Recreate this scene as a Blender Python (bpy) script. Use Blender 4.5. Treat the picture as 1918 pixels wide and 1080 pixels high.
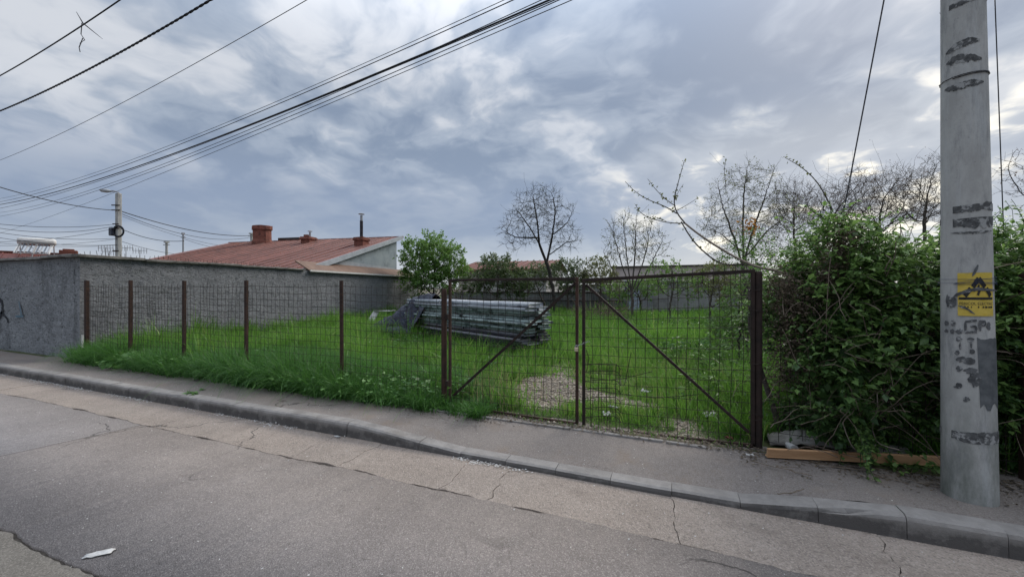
import bpy, bmesh, math, random
import numpy as np
from mathutils import Vector, Matrix

# ------------------------------------------------------------------ start clean
for o in list(bpy.data.objects):
    bpy.data.objects.remove(o)
scene = bpy.context.scene
COL = scene.collection
R = math.radians
YAW = R(22.0)
CAMZ = 1.73
FPX = 740.0
SY, CY = math.sin(YAW), math.cos(YAW)

# ------------------------------------------------------------------ camera
cam = bpy.data.cameras.new('camera')
cam_o = bpy.data.objects.new('camera', cam)
COL.objects.link(cam_o)
cam_o.location = (0, 0, CAMZ)
cam_o.rotation_euler = (R(90), 0, YAW)
cam.sensor_width = 36.0
cam.lens = FPX / 1918.0 * 36.0
cam.clip_start = 0.05
cam.clip_end = 6000
scene.camera = cam_o

# ------------------------------------------------------------------ light
SUN_AZ = R(20.0)      # from +Y towards +X
SUN_EL = R(36.0)
sun_dir = Vector((math.sin(SUN_AZ) * math.cos(SUN_EL), math.cos(SUN_AZ) * math.cos(SUN_EL), math.sin(SUN_EL)))
sl = bpy.data.lights.new('sun', 'SUN')
sl.energy = 1.5
sl.angle = R(25)
sl.color = (1.0, 0.95, 0.87)
so = bpy.data.objects.new('sun', sl)
COL.objects.link(so)
so.rotation_euler = (-sun_dir).to_track_quat('-Z', 'Y').to_euler()
so.location = (20, 60, 40)

world = bpy.data.worlds.new('World')
scene.world = world
world.use_nodes = True


def build_world():
    nt = world.node_tree
    nt.nodes.clear()
    N, L = nt.nodes.new, nt.links.new

    def math_(op, a, b=None, c=None, clamp=False):
        n = N('ShaderNodeMath'); n.operation = op; n.use_clamp = clamp
        for i, v in enumerate((a, b, c)):
            if v is None: continue
            if isinstance(v, (int, float)): n.inputs[i].default_value = v
            else: L(v, n.inputs[i])
        return n.outputs[0]

    def vmath(op, a, b=None):
        n = N('ShaderNodeVectorMath'); n.operation = op
        for i, v in enumerate((a, b)):
            if v is None: continue
            if isinstance(v, (tuple, Vector)): n.inputs[i].default_value = tuple(v)
            else: L(v, n.inputs[i])
        return n

    def noise(vec, scale, detail=6, rough=0.55, dist=0.0, lac=2.0):
        n = N('ShaderNodeTexNoise'); n.inputs['Scale'].default_value = scale
        n.inputs['Detail'].default_value = detail; n.inputs['Roughness'].default_value = rough
        n.inputs['Distortion'].default_value = dist; n.inputs['Lacunarity'].default_value = lac
        L(vec, n.inputs['Vector']); return n

    def sstep(x, a, b):
        n = N('ShaderNodeMapRange'); n.interpolation_type = 'SMOOTHSTEP'
        n.inputs[1].default_value = a; n.inputs[2].default_value = b
        L(x, n.inputs[0]); return n.outputs[0]

    def mixc(f, a, b):
        n = N('ShaderNodeMix'); n.data_type = 'RGBA'
        if isinstance(f, float): n.inputs[0].default_value = f
        else: L(f, n.inputs[0])
        for i, v in ((6, a), (7, b)):
            if isinstance(v, tuple): n.inputs[i].default_value = (*v, 1)
            else: L(v, n.inputs[i])
        return n.outputs[2]

    tc = N('ShaderNodeTexCoord')
    d = vmath('NORMALIZE', tc.outputs['Generated']).outputs[0]
    sx = N('ShaderNodeSeparateXYZ'); L(d, sx.inputs[0])
    z = math_('MAXIMUM', sx.outputs[2], 0.0)
    den = math_('ADD', z, 0.24)
    cx = math_('DIVIDE', sx.outputs[0], den)
    cy = math_('DIVIDE', sx.outputs[1], den)
    cv = N('ShaderNodeCombineXYZ'); L(cx, cv.inputs[0]); L(cy, cv.inputs[1])
    cv.inputs[2].default_value = CLOUD_SEED
    # the cloud sheet: soft billows, domain-warped, with torn brighter gaps
    warp = noise(cv.outputs[0], 1.1, 4, 0.55)
    wv = vmath('SUBTRACT', warp.outputs['Color'], (0.5, 0.5, 0.5)).outputs[0]
    sc = N('ShaderNodeVectorMath'); sc.operation = 'SCALE'; L(wv, sc.inputs[0]); sc.inputs['Scale'].default_value = 0.7
    pv = vmath('ADD', cv.outputs[0], sc.outputs[0]).outputs[0]
    big = noise(pv, 1.0, 3, 0.5).outputs[0]
    mid = noise(pv, 3.2, 5, 0.52).outputs[0]
    fine = noise(pv, 9.0, 4, 0.5).outputs[0]
    s = math_('MULTIPLY_ADD', mid, 0.62, math_('MULTIPLY', big, 0.55))
    s = math_('MULTIPLY_ADD', fine, 0.20, s)           # about 0.69 on average
    el = sx.outputs[2]
    # near the horizon the sheet is seen edge-on and evens out
    even = sstep(el, 0.17, 0.33)
    lit = sstep(s, 0.545, 0.87)
    dark = (0.152, 0.190, 0.256)
    midc = (0.240, 0.278, 0.338)
    lite = (0.430, 0.447, 0.478)
    c1 = mixc(sstep(lit, 0.0, 0.5), dark, midc)
    c2 = mixc(sstep(lit, 0.42, 1.0), c1, lite)
    low = mixc(sstep(mid, 0.38, 0.66), (0.172, 0.212, 0.292), (0.215, 0.252, 0.322))
    cl = mixc(even, low, c2)
    # pale strip of clearer air along the horizon
    hz = math_('SUBTRACT', 1.0, sstep(el, 0.02, 0.15))
    streak = sstep(noise(cv.outputs[0], 0.8, 4, 0.6).outputs[0], 0.30, 0.62)
    cl = mixc(math_('MULTIPLY', math_('MULTIPLY', hz, 0.75), math_('MULTIPLY_ADD', streak, 0.6, 0.4)), cl, (0.43, 0.45, 0.48))
    # thin cloud round the hidden sun glows through the gaps
    gdir = Vector((math.sin(SUN_AZ) * math.cos(R(14)), math.cos(SUN_AZ) * math.cos(R(14)), math.sin(R(14))))
    dp = vmath('DOT_PRODUCT', d, gdir).outputs['Value']
    g1 = sstep(dp, 0.84, 1.0)
    gap = sstep(math_('MULTIPLY_ADD', mid, 0.75, math_('MULTIPLY', fine, 0.25)), 0.50, 0.66)
    lowgap = math_('SUBTRACT', 1.0, sstep(el, 0.27, 0.40))
    glow = math_('MULTIPLY', math_('MULTIPLY', g1, math_('MULTIPLY_ADD', gap, 0.82, 0.12)), lowgap)
    cl = mixc(math_('MULTIPLY', glow, 0.95), cl, (0.98, 0.90, 0.72))
    # overcast skies brighten towards the zenith
    zg = math_('MULTIPLY_ADD', sstep(el, 0.40, 1.0), 1.9, 0.82)
    vs = N('ShaderNodeVectorMath'); vs.operation = 'SCALE'; L(cl, vs.inputs[0]); L(zg, vs.inputs['Scale'])
    sky = N('ShaderNodeTexSky'); sky.sky_type = 'NISHITA'; sky.sun_disc = False
    sky.sun_elevation = SUN_EL; sky.sun_rotation = SUN_AZ
    b1 = N('ShaderNodeBackground'); b1.inputs['Strength'].default_value = 0.09; L(sky.outputs[0], b1.inputs[0])
    b2 = N('ShaderNodeBackground'); b2.inputs['Strength'].default_value = 1.0; L(vs.outputs[0], b2.inputs[0])
    mx = N('ShaderNodeMixShader'); mx.inputs[0].default_value = 0.93
    L(b1.outputs[0], mx.inputs[1]); L(b2.outputs[0], mx.inputs[2])
    out = N('ShaderNodeOutputWorld'); L(mx.outputs[0], out.inputs[0])


CLOUD_SEED = 29.2
build_world()
scene.view_settings.view_transform = 'Standard'
scene.view_settings.look = 'None'
scene.view_settings.gamma = 1.0
scene.view_settings.use_curve_mapping = False
scene.view_settings.exposure = 0.95
scene.render.engine = 'CYCLES'

# ------------------------------------------------------------------ helpers
rng = np.random.default_rng(11)
random.seed(5)


def P(px, py, depth):
    """a world point seen in the photograph at (px, py), `depth` metres in front of the camera"""
    xc = (px - 959.0) / FPX * depth
    return np.array((xc * CY - depth * SY, xc * SY + depth * CY, CAMZ + (540.0 - py) / FPX * depth))


def G(px, py, z=0.13):
    return P(px, py, (CAMZ - z) * FPX / (py - 540.0))


def PYp(px, py, Y):
    a = math.atan((px - 959.0) / FPX) - YAW
    X = Y * math.tan(a)
    return P(px, py, -X * SY + Y * CY)


def tag(o, label, cat, group=None):
    o['label'] = label; o['category'] = cat
    if group: o['group'] = group
    return o


def kind(o, k):
    o['kind'] = k; return o


def link(o, parent=None):
    COL.objects.link(o)
    if parent is not None: o.parent = parent
    return o


def empty(name, loc=(0, 0, 0), rz=0.0, parent=None):
    o = bpy.data.objects.new(name, None)
    o.location = loc; o.rotation_euler = (0, 0, rz); o.empty_display_size = 0.1
    return link(o, parent)


def np_mesh(name, V, F, mats, parent=None, smooth=False, tint=None, loc=None, midx=None):
    """V (n,3); F list of int arrays (m,k)"""
    me = bpy.data.meshes.new(name)
    V = np.asarray(V, dtype=np.float32)
    if not isinstance(F, (list, tuple)): F = [F]
    F = [np.asarray(f, dtype=np.int32) for f in F if len(f)]
    me.vertices.add(len(V)); me.vertices.foreach_set('co', V.ravel())
    nl = sum(f.size for f in F); npoly = sum(len(f) for f in F)
    me.loops.add(nl); me.polygons.add(npoly)
    me.loops.foreach_set('vertex_index', np.concatenate([f.ravel() for f in F]))
    tot = np.concatenate([np.full(len(f), f.shape[1], dtype=np.int32) for f in F])
    st = np.concatenate(([0], np.cumsum(tot)[:-1])).astype(np.int32)
    me.polygons.foreach_set('loop_start', st); me.polygons.foreach_set('loop_total', tot)
    if smooth: me.polygons.foreach_set('use_smooth', np.ones(npoly, dtype=bool))
    if midx is not None: me.polygons.foreach_set('material_index', np.asarray(midx, dtype=np.int32))
    if tint is not None:
        at = me.attributes.new('tint', 'FLOAT', 'POINT'); at.data.foreach_set('value', np.asarray(tint, dtype=np.float32))
    me.update(calc_edges=True)
    me.validate()
    for m in (mats if isinstance(mats, (list, tuple)) else [mats]): me.materials.append(m)
    o = bpy.data.objects.new(name, me)
    if loc is not None: o.location = loc
    return link(o, parent)


class MB:
    """collects shapes for ONE mesh"""
    def __init__(s): s.v = []; s.f = []; s.n = 0

    def add(s, V, F):
        s.v.extend([tuple(map(float, p)) for p in V])
        s.f.extend([tuple(int(i) + s.n for i in f) for f in F]); s.n += len(V)

    def box(s, c, d, rz=0.0, rx=0.0, ry=0.0, jit=0.0):
        c = np.array(c, float); h = np.array(d, float) / 2
        V = np.array([(x, y, z) for x in (-1, 1) for y in (-1, 1) for z in (-1, 1)], float) * h
        if jit: V += rng.normal(0, jit, V.shape)
        M = np.array(Matrix.Rotation(rz, 3, 'Z') @ Matrix.Rotation(ry, 3, 'Y') @ Matrix.Rotation(rx, 3, 'X'))
        s.add(V @ M.T + c, [(0, 1, 3, 2), (4, 6, 7, 5), (0, 4, 5, 1), (2, 3, 7, 6), (0, 2, 6, 4), (1, 5, 7, 3)])

    def bar(s, a, b, w, t, up=(0, 0, 1)):
        a = np.array(a, float); b = np.array(b, float); d = b - a; d = d / np.linalg.norm(d)
        up = np.array(up, float)
        if abs(d @ up) > 0.98: up = np.array((0, 1.0, 0))
        x = np.cross(d, up); x /= np.linalg.norm(x); y = np.cross(x, d)
        V = [p + x * sx * w / 2 + y * sy * t / 2 for p in (a, b) for sx, sy in ((-1, -1), (1, -1), (1, 1), (-1, 1))]
        s.add(V, [(3, 2, 1, 0), (4, 5, 6, 7), (0, 1, 5, 4), (1, 2, 6, 5), (2, 3, 7, 6), (3, 0, 4, 7)])

    def tube(s, pts, rad, k=6, cap=True):
        V, Q = tube_np(np.asarray(pts, float), rad, k)
        F = [tuple(q) for q in Q]
        n = len(pts)
        if cap:
            F.append(tuple(range(k))[::-1]); F.append(tuple((n - 1) * k + i for i in range(k)))
        s.add(V, F)

    def lathe(s, prof, c, k=16):
        V = []; F = []
        for r, z in prof:
            for i in range(k):
                a = 2 * math.pi * i / k
                V.append((c[0] + r * math.cos(a), c[1] + r * math.sin(a), c[2] + z))
        for j in range(len(prof) - 1):
            for i in range(k):
                F.append((j * k + i, j * k + (i + 1) % k, (j + 1) * k + (i + 1) % k, (j + 1) * k + i))
        F.append(tuple(range(k))[::-1]); F.append(tuple((len(prof) - 1) * k + i for i in range(k)))
        s.add(V, F)

    def build(s, name, mat, parent=None, smooth=False, bevel=0.0):
        me = bpy.data.meshes.new(name); me.from_pydata(s.v, [], s.f); me.update()
        for m in (mat if isinstance(mat, (list, tuple)) else [mat]): me.materials.append(m)
        if bevel:
            bm = bmesh.new(); bm.from_mesh(me)
            bmesh.ops.bevel(bm, geom=bm.edges[:], offset=bevel, segments=1, affect='EDGES', clamp_overlap=True)
            bm.to_mesh(me); bm.free()
        if smooth:
            for p in me.polygons: p.use_smooth = True
        o = bpy.data.objects.new(name, me)
        return link(o, parent)


def tube_np(pts, rad, k=5):
    n = len(pts)
    rad = np.broadcast_to(np.asarray(rad, float), (n,))
    d = np.gradient(pts, axis=0)
    d /= np.linalg.norm(d, axis=1)[:, None] + 1e-9
    m = d.mean(0)
    ref = np.array((0, 0, 1.0)) if abs(m[2]) < 0.85 * np.linalg.norm(m) + 1e-9 else np.array((1.0, 0, 0))
    x = np.cross(d, ref); x /= np.linalg.norm(x, axis=1)[:, None] + 1e-9
    y = np.cross(x, d)
    a = np.arange(k) * 2 * math.pi / k
    V = pts[:, None, :] + rad[:, None, None] * (np.cos(a)[None, :, None] * x[:, None, :] + np.sin(a)[None, :, None] * y[:, None, :])
    V = V.reshape(-1, 3)
    i = np.arange(n - 1)[:, None] * k; j = np.arange(k)[None, :]; j2 = (j + 1) % k
    Q = np.stack([i + j, i + j2, i + k + j2, i + k + j], axis=-1).reshape(-1, 4)
    return V, Q


def tubes_mesh(name, lines, mat, parent=None, sides=None):
    Vs, Qs, n = [], [], 0
    for pts, rad in lines:
        k = sides or (8 if np.max(rad) > 0.05 else 5 if np.max(rad) > 0.012 else 3)
        V, Q = tube_np(np.asarray(pts, float), rad, k)
        Vs.append(V); Qs.append(Q + n); n += len(V)
    return np_mesh(name, np.concatenate(Vs), [np.concatenate(Qs)], mat, parent, smooth=True)


def vnoise(x, y, seed=0):
    """smooth value noise in 0..1"""
    xi = np.floor(x).astype(np.int64); yi = np.floor(y).astype(np.int64)
    fx = x - xi; fy = y - yi
    fx = fx * fx * (3 - 2 * fx); fy = fy * fy * (3 - 2 * fy)

    def h(a, b):
        n = (a * 374761393 + b * 668265263 + seed * 1442695041) & 0x7fffffff
        n = ((n ^ (n >> 13)) * 1274126177) & 0x7fffffff
        return ((n ^ (n >> 16)) & 0xffff) / 65535.0
    return (h(xi, yi) * (1 - fx) + h(xi + 1, yi) * fx) * (1 - fy) + (h(xi, yi + 1) * (1 - fx) + h(xi + 1, yi + 1) * fx) * fy


def fbm(x, y, seed=0, o=4):
    r = 0; a = 0.5; t = 0
    for i in range(o):
        r = r + a * vnoise(x * 2 ** i, y * 2 ** i, seed + i); t += a; a *= 0.5
    return r / t


# ------------------------------------------------------------------ materials
def newmat(name):
    m = bpy.data.materials.new(name); m.use_nodes = True
    nt = m.node_tree; b = nt.nodes['Principled BSDF']
    b.inputs['Roughness'].default_value = 0.9
    b.inputs['Specular IOR Level'].default_value = 0.25
    return m, nt, b


class NT:
    def __init__(s, nt, coord='pos'):
        s.nt = nt
        if coord == 'pos': s.co = s.N('ShaderNodeNewGeometry').outputs['Position']
        else: s.co = s.N('ShaderNodeTexCoord').outputs['Object']

    def N(s, t): return s.nt.nodes.new(t)
    def L(s, a, b): s.nt.links.new(a, b)

    def noise(s, scale, detail=5, rough=0.6, stretch=None, dist=0.0):
        n = s.N('ShaderNodeTexNoise'); n.inputs['Scale'].default_value = scale
        n.inputs['Detail'].default_value = detail; n.inputs['Roughness'].default_value = rough
        n.inputs['Distortion'].default_value = dist
        co = s.co
        if stretch:
            mp = s.N('ShaderNodeMapping'); mp.inputs['Scale'].default_value = stretch; s.L(co, mp.inputs[0]); co = mp.outputs[0]
        s.L(co, n.inputs['Vector']); return n.outputs[0]

    def vor(s, scale, feat='F1', out=0, stretch=None):
        n = s.N('ShaderNodeTexVoronoi'); n.inputs['Scale'].default_value = scale; n.feature = feat
        co = s.co
        if stretch:
            mp = s.N('ShaderNodeMapping'); mp.inputs['Scale'].default_value = stretch; s.L(co, mp.inputs[0]); co = mp.outputs[0]
        s.L(co, n.inputs['Vector']); return n.outputs[out]

    def step(s, x, a, b):
        n = s.N('ShaderNodeMapRange'); n.interpolation_type = 'SMOOTHSTEP'
        n.inputs[1].default_value = a; n.inputs[2].default_value = b; s.L(x, n.inputs[0]); return n.outputs[0]

    def m(s, op, a, b, clamp=False):
        n = s.N('ShaderNodeMath'); n.operation = op; n.use_clamp = clamp
        for i, v in enumerate((a, b)):
            if isinstance(v, (int, float)): n.inputs[i].default_value = v
            else: s.L(v, n.inputs[i])
        return n.outputs[0]

    def mix(s, f, a, b, mode='MIX'):
        n = s.N('ShaderNodeMix'); n.data_type = 'RGBA'; n.blend_type = mode
        if isinstance(f, (int, float)): n.inputs[0].default_value = f
        else: s.L(f, n.inputs[0])
        for i, v in ((6, a), (7, b)):
            if isinstance(v, tuple): n.inputs[i].default_value = (*v, 1)
            else: s.L(v, n.inputs[i])
        return n.outputs[2]

    def bump(s, h, strength=0.5, dist=0.01, prev=None):
        n = s.N('ShaderNodeBump'); n.inputs['Strength'].default_value = strength; n.inputs['Distance'].default_value = dist
        s.L(h, n.inputs['Height'])
        if prev is not None: s.L(prev, n.inputs['Normal'])
        return n.outputs[0]

    def objrand(s): return s.N('ShaderNodeObjectInfo').outputs['Random']

    def attr(s, name):
        n = s.N('ShaderNodeAttribute'); n.attribute_name = name; return n.outputs['Fac']


def simple(name, ca, cb, scale=4.0, bump=0.3, bscale=40.0, rough=0.9, bd=0.005, metal=0.0, rnd=0.0, stretch=None, cc=None, ccs=1.2, ccw=(0.5, 0.7)):
    m, nt, b = newmat(name); t = NT(nt)
    c = t.mix(t.step(t.noise(scale, 6, 0.65, stretch), 0.32, 0.68), ca, cb)
    if cc: c = t.mix(t.step(t.noise(ccs, 5, 0.6, None), *ccw), c, cc)
    if rnd:
        r = t.m('MULTIPLY_ADD', t.objrand(), rnd * 2); r.node.inputs[2].default_value = 1 - rnd
        v = t.N('ShaderNodeVectorMath'); v.operation = 'SCALE'; t.L(c, v.inputs[0]); t.L(r, v.inputs['Scale']); c = v.outputs[0]
    t.L(c, b.inputs['Base Color'])
    if bump: t.L(t.bump(t.noise(bscale, 6, 0.65, stretch), bump, bd), b.inputs['Normal'])
    b.inputs['Roughness'].default_value = rough; b.inputs['Metallic'].default_value = metal
    return m


def asphalt(name, base, worn, agg, patch, grain=150.0, bstr=0.6, dirt=None, pits=0.0):
    """worn asphalt: binder, pale aggregate grains, large-scale wear"""
    m, nt, b = newmat(name); t = NT(nt)
    c = t.mix(t.step(t.noise(0.9, 8, 0.72), 0.36, 0.64), base, worn)
    c = t.mix(t.m('MULTIPLY', t.step(t.noise(9, 6, 0.7), 0.54, 0.72), 0.55), c, tuple(x * 0.66 for x in base))
    c = t.mix(t.m('MULTIPLY', t.step(t.noise(0.6, 5, 0.7, (0.45, 2.0, 1)), 0.55, 0.68), 0.3), c, tuple(x * 0.72 for x in base))
    c = t.mix(t.m('MULTIPLY', t.step(t.noise(0.5, 6, 0.68, (0.6, 1.8, 1)), 0.52, 0.68), 0.75), c, patch)
    g = t.vor(grain, 'F1', 1)
    gs = t.N('ShaderNodeSeparateColor'); t.L(g, gs.inputs[0])
    c = t.mix(t.m('MULTIPLY', t.step(gs.outputs[0], 0.60, 0.98), 0.55), c, agg)
    c = t.mix(t.m('MULTIPLY', t.step(gs.outputs[1], 0.62, 0.95), 0.45), c, tuple(x * 0.45 for x in base))
    # fine hair cracks
    w = t.N('ShaderNodeTexVoronoi'); w.feature = 'DISTANCE_TO_EDGE'; w.inputs['Scale'].default_value = 0.55
    wn = t.N('ShaderNodeTexNoise'); wn.inputs['Scale'].default_value = 2.2; wn.inputs['Detail'].default_value = 6
    t.L(t.co, wn.inputs['Vector'])
    ad = t.N('ShaderNodeVectorMath'); ad.operation = 'MULTIPLY_ADD'; t.L(wn.outputs['Color'], ad.inputs[0])
    ad.inputs[1].default_value = (0.9, 0.9, 0); t.L(t.co, ad.inputs[2]); t.L(ad.outputs[0], w.inputs['Vector'])
    cr = t.m('SUBTRACT', 1.0, t.step(w.outputs['Distance'], 0.002, 0.010))
    cr = t.m('MULTIPLY', cr, t.step(t.noise(0.5, 3, 0.5), 0.50, 0.62))
    c = t.mix(t.m('MULTIPLY', cr, 0.7), c, (0.03, 0.027, 0.025))
    if dirt: c = t.mix(t.m('MULTIPLY', t.step(t.noise(1.7, 6, 0.7), 0.52, 0.75), 0.8), c, dirt)
    if pits:
        pt = t.step(t.noise(16, 6, 0.75, (1, 1.6, 1)), 0.56, 0.66)
        c = t.mix(t.m('MULTIPLY', pt, pits), c, tuple(x * 0.45 for x in base))
    t.L(c, b.inputs['Base Color'])
    n1 = t.bump(t.vor(grain, 'F1', 0), bstr, 0.006)
    n2 = t.bump(t.noise(30, 6, 0.7), 0.45, 0.015, n1)
    n3 = t.bump(t.m('SUBTRACT', 1.0, cr), 0.5, 0.01, n2)
    t.L(n3, b.inputs['Normal'])
    b.inputs['Roughness'].default_value = 0.88
    return m


def leafmat(name, dark, light, trans=0.35, rough=0.55, other=None):
    m, nt, b = newmat(name); t = NT(nt); b.inputs['Specular IOR Level'].default_value = 0.4
    a = t.attr('tint')
    c = t.mix(a, dark, light)
    if other: c = t.mix(t.m('MULTIPLY', t.step(a, 0.86, 0.98), 0.8), c, other)
    t.L(c, b.inputs['Base Color']); b.inputs['Roughness'].default_value = rough
    tr = t.N('ShaderNodeBsdfTranslucent'); t.L(t.mix(0.5, c, light), tr.inputs[0])
    mx = t.N('ShaderNodeMixShader'); mx.inputs[0].default_value = trans
    out = nt.nodes['Material Output']
    t.L(b.outputs[0], mx.inputs[1]); t.L(tr.outputs[0], mx.inputs[2]); t.L(mx.outputs[0], out.inputs[0])
    return m


MAT = {}
MAT['road'] = asphalt('road_asphalt', (0.182, 0.158, 0.144), (0.230, 0.200, 0.181), (0.39, 0.345, 0.315), (0.275, 0.243, 0.222))
MAT['road_old'] = asphalt('old_asphalt', (0.118, 0.110, 0.100), (0.150, 0.140, 0.127), (0.27, 0.255, 0.23), (0.160, 0.150, 0.135))
MAT['road_far'] = asphalt('blue_grey_asphalt', (0.188, 0.170, 0.162), (0.232, 0.210, 0.200), (0.37, 0.335, 0.32), (0.255, 0.232, 0.220))
MAT['gutter'] = asphalt('gutter_concrete', (0.270, 0.222, 0.184), (0.335, 0.278, 0.232), (0.46, 0.39, 0.335), (0.25, 0.205, 0.17), grain=115, bstr=1.0, dirt=(0.18, 0.145, 0.12), pits=0.6)
MAT['pavement'] = asphalt('pavement_asphalt', (0.165, 0.143, 0.128), (0.212, 0.184, 0.163), (0.31, 0.275, 0.25), (0.235, 0.19, 0.16), grain=170, bstr=0.5, dirt=(0.20, 0.155, 0.12))
MAT['seam'] = simple('crack_dirt', (0.055, 0.046, 0.038), (0.10, 0.085, 0.07), 30, 0.5, 90)


def kerb_mat():
    m, nt, b = newmat('kerb_concrete'); t = NT(nt)
    c = t.mix(t.step(t.noise(7, 7, 0.7), 0.3, 0.7), (0.215, 0.198, 0.182), (0.285, 0.264, 0.243))
    c = t.mix(t.m('MULTIPLY', t.step(t.noise(2.1, 5, 0.7, (1, 1, 3)), 0.5, 0.7), 0.6), c, (0.155, 0.138, 0.122))
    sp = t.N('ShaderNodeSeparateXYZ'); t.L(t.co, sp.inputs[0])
    face = t.m('MULTIPLY', t.m('SUBTRACT', 1.0, t.step(sp.outputs[2], 0.06, 0.155)), t.m('ADD', t.step(t.noise(6, 5, 0.7), 0.3, 0.7), 0.55), True)       # painted shade of the kerb face mixed with tyre grime, stronger low down
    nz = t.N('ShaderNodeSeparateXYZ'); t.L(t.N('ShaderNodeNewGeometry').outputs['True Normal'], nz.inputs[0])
    side = t.m('SUBTRACT', 1.0, t.step(nz.outputs[2], 0.35, 0.9))      # keeps the painted shade and grime to the upright face
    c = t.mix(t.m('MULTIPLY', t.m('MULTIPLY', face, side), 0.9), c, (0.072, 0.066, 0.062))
    v = t.N('ShaderNodeVectorMath'); v.operation = 'SCALE'; t.L(c, v.inputs[0])
    r = t.m('MULTIPLY_ADD', t.objrand(), 0.16); r.node.inputs[2].default_value = 0.92
    t.L(r, v.inputs['Scale']); t.L(v.outputs[0], b.inputs['Base Color'])
    t.L(t.bump(t.noise(28, 8, 0.75), 0.7, 0.014), b.inputs['Normal'])
    return m


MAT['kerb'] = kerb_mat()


def stucco(name, ca, cb, stain, pale, scale=22.0, dist=0.05):
    """rough-cast render: lumps, run-down stains, washed-out patches"""
    m, nt, b = newmat(name); t = NT(nt)
    c = t.mix(t.step(t.noise(1.3, 7, 0.68), 0.33, 0.68), ca, cb)
    c = t.mix(t.m('MULTIPLY', t.step(t.noise(1.6, 6, 0.7, (1, 1, 0.28)), 0.52, 0.72), 0.85), c, stain)
    c = t.mix(t.m('MULTIPLY', t.step(t.noise(0.55, 5, 0.7), 0.60, 0.74), 0.7), c, pale)
    lump = t.noise(scale, 6, 0.72, (1, 1, 1.5), 0.6)
    c = t.mix(t.m('MULTIPLY', t.step(lump, 0.54, 0.68), 0.75), c, pale)
    c = t.mix(t.m('MULTIPLY', t.step(lump, 0.47, 0.36), 0.85), c, tuple(x * 0.3 for x in ca))  # hollows dark, crests pale: relief shading painted into the colour
    t.L(c, b.inputs['Base Color'])
    n = t.bump(lump, 1.0, dist)
    n = t.bump(t.noise(scale * 4, 4, 0.6), 0.4, 0.01, n)
    t.L(n, b.inputs['Normal']); b.inputs['Roughness'].default_value = 0.95
    return m


MAT['roughcast'] = stucco('roughcast', (0.190, 0.195, 0.206), (0.250, 0.254, 0.264), (0.105, 0.108, 0.115), (0.34, 0.345, 0.355), 15.0, 0.10)
MAT['roughcast_street'] = stucco('roughcast_street', (0.265, 0.272, 0.278), (0.345, 0.352, 0.356), (0.135, 0.140, 0.142), (0.46, 0.465, 0.47), 15.0, 0.08)
MAT['coping'] = simple('coping_concrete', (0.22, 0.205, 0.185), (0.13, 0.122, 0.112), 5, 0.6, 40, cc=(0.08, 0.075, 0.068), ccs=3)
MAT['rust'] = simple('rusty_iron', (0.030, 0.018, 0.014), (0.058, 0.031, 0.022), 9, 0.4, 70, 0.8, cc=(0.095, 0.048, 0.03), ccs=5, ccw=(0.58, 0.75))
MAT['rust_dark'] = simple('dark_rusty_iron', (0.020, 0.014, 0.012), (0.038, 0.024, 0.019), 9, 0.4, 70, 0.75)
MAT['wire'] = simple('rusty_wire', (0.020, 0.015, 0.013), (0.040, 0.027, 0.022), 14, 0, 1, 0.7)
MAT['cable'] = simple('black_cable', (0.018, 0.018, 0.022), (0.03, 0.03, 0.035), 3, 0, 1, 0.6)
MAT['cable_grey'] = simple('grey_cable', (0.06, 0.06, 0.07), (0.08, 0.08, 0.09), 3, 0, 1, 0.6)


def pole_mat(name='pole_concrete', k=1.0):
    m, nt, b = newmat(name); t = NT(nt)
    c = t.mix(t.step(t.noise(6, 8, 0.7, (1, 1, 0.5)), 0.3, 0.7), (0.325 * k, 0.318 * k, 0.300 * k), (0.435 * k, 0.426 * k, 0.402 * k))
    c = t.mix(t.m('MULTIPLY', t.step(t.noise(3, 7, 0.75, (2, 2, 0.5)), 0.48, 0.68), 0.75), c, (0.195 * k, 0.198 * k, 0.198 * k))
    c = t.mix(t.m('MULTIPLY', t.step(t.noise(1.6, 6, 0.75, (3, 3, 0.25)), 0.55, 0.70), 0.6), c, (0.44 * k, 0.445 * k, 0.44 * k))
    sp = t.N('ShaderNodeSeparateXYZ'); t.L(t.co, sp.inputs[0])
    lowz = t.m('SUBTRACT', 1.0, t.step(sp.outputs[2], 0.35, 1.15))      # splash dirt and algae up the foot
    c = t.mix(t.m('MULTIPLY', lowz, t.step(t.noise(5, 7, 0.7, (1, 1, 0.3)), 0.25, 0.7)), c, (0.125 * k, 0.135 * k, 0.112 * k))
    c = t.mix(t.m('MULTIPLY', t.step(t.noise(70, 3, 0.6), 0.64, 0.75), 0.55), c, (0.12, 0.12, 0.12))
    t.L(c, b.inputs['Base Color'])
    t.L(t.bump(t.noise(55, 8, 0.7), 0.35, 0.006), b.inputs['Normal'])
    return m


MAT['pole'] = pole_mat()
MAT['tape'] = simple('old_black_tape', (0.05, 0.05, 0.05), (0.12, 0.12, 0.118), 30, 0.4, 90, 0.8, cc=(0.30, 0.298, 0.288), ccs=22, ccw=(0.50, 0.60))
MAT['blotch'] = simple('dark_paint_blot', (0.055, 0.056, 0.057), (0.13, 0.13, 0.13), 24, 0.2, 60, 0.85, cc=(0.29, 0.288, 0.28), ccs=30, ccw=(0.55, 0.64))
MAT['patch'] = simple('grey_paint_patch', (0.075, 0.080, 0.083), (0.13, 0.135, 0.137), 14, 0.2, 60, 0.85)
MAT['yellow'] = simple('yellow_plate', (0.50, 0.36, 0.05), (0.60, 0.44, 0.09), 12, 0.15, 60, 0.6, cc=(0.38, 0.29, 0.11), ccs=9, ccw=(0.55, 0.72))
MAT['black'] = simple('black_print', (0.018, 0.017, 0.016), (0.04, 0.036, 0.03), 20, 0, 1, 0.7)
MAT['bluewire'] = simple('blue_tie_wire', (0.025, 0.04, 0.09), (0.035, 0.055, 0.12), 10, 0, 1, 0.5)
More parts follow.
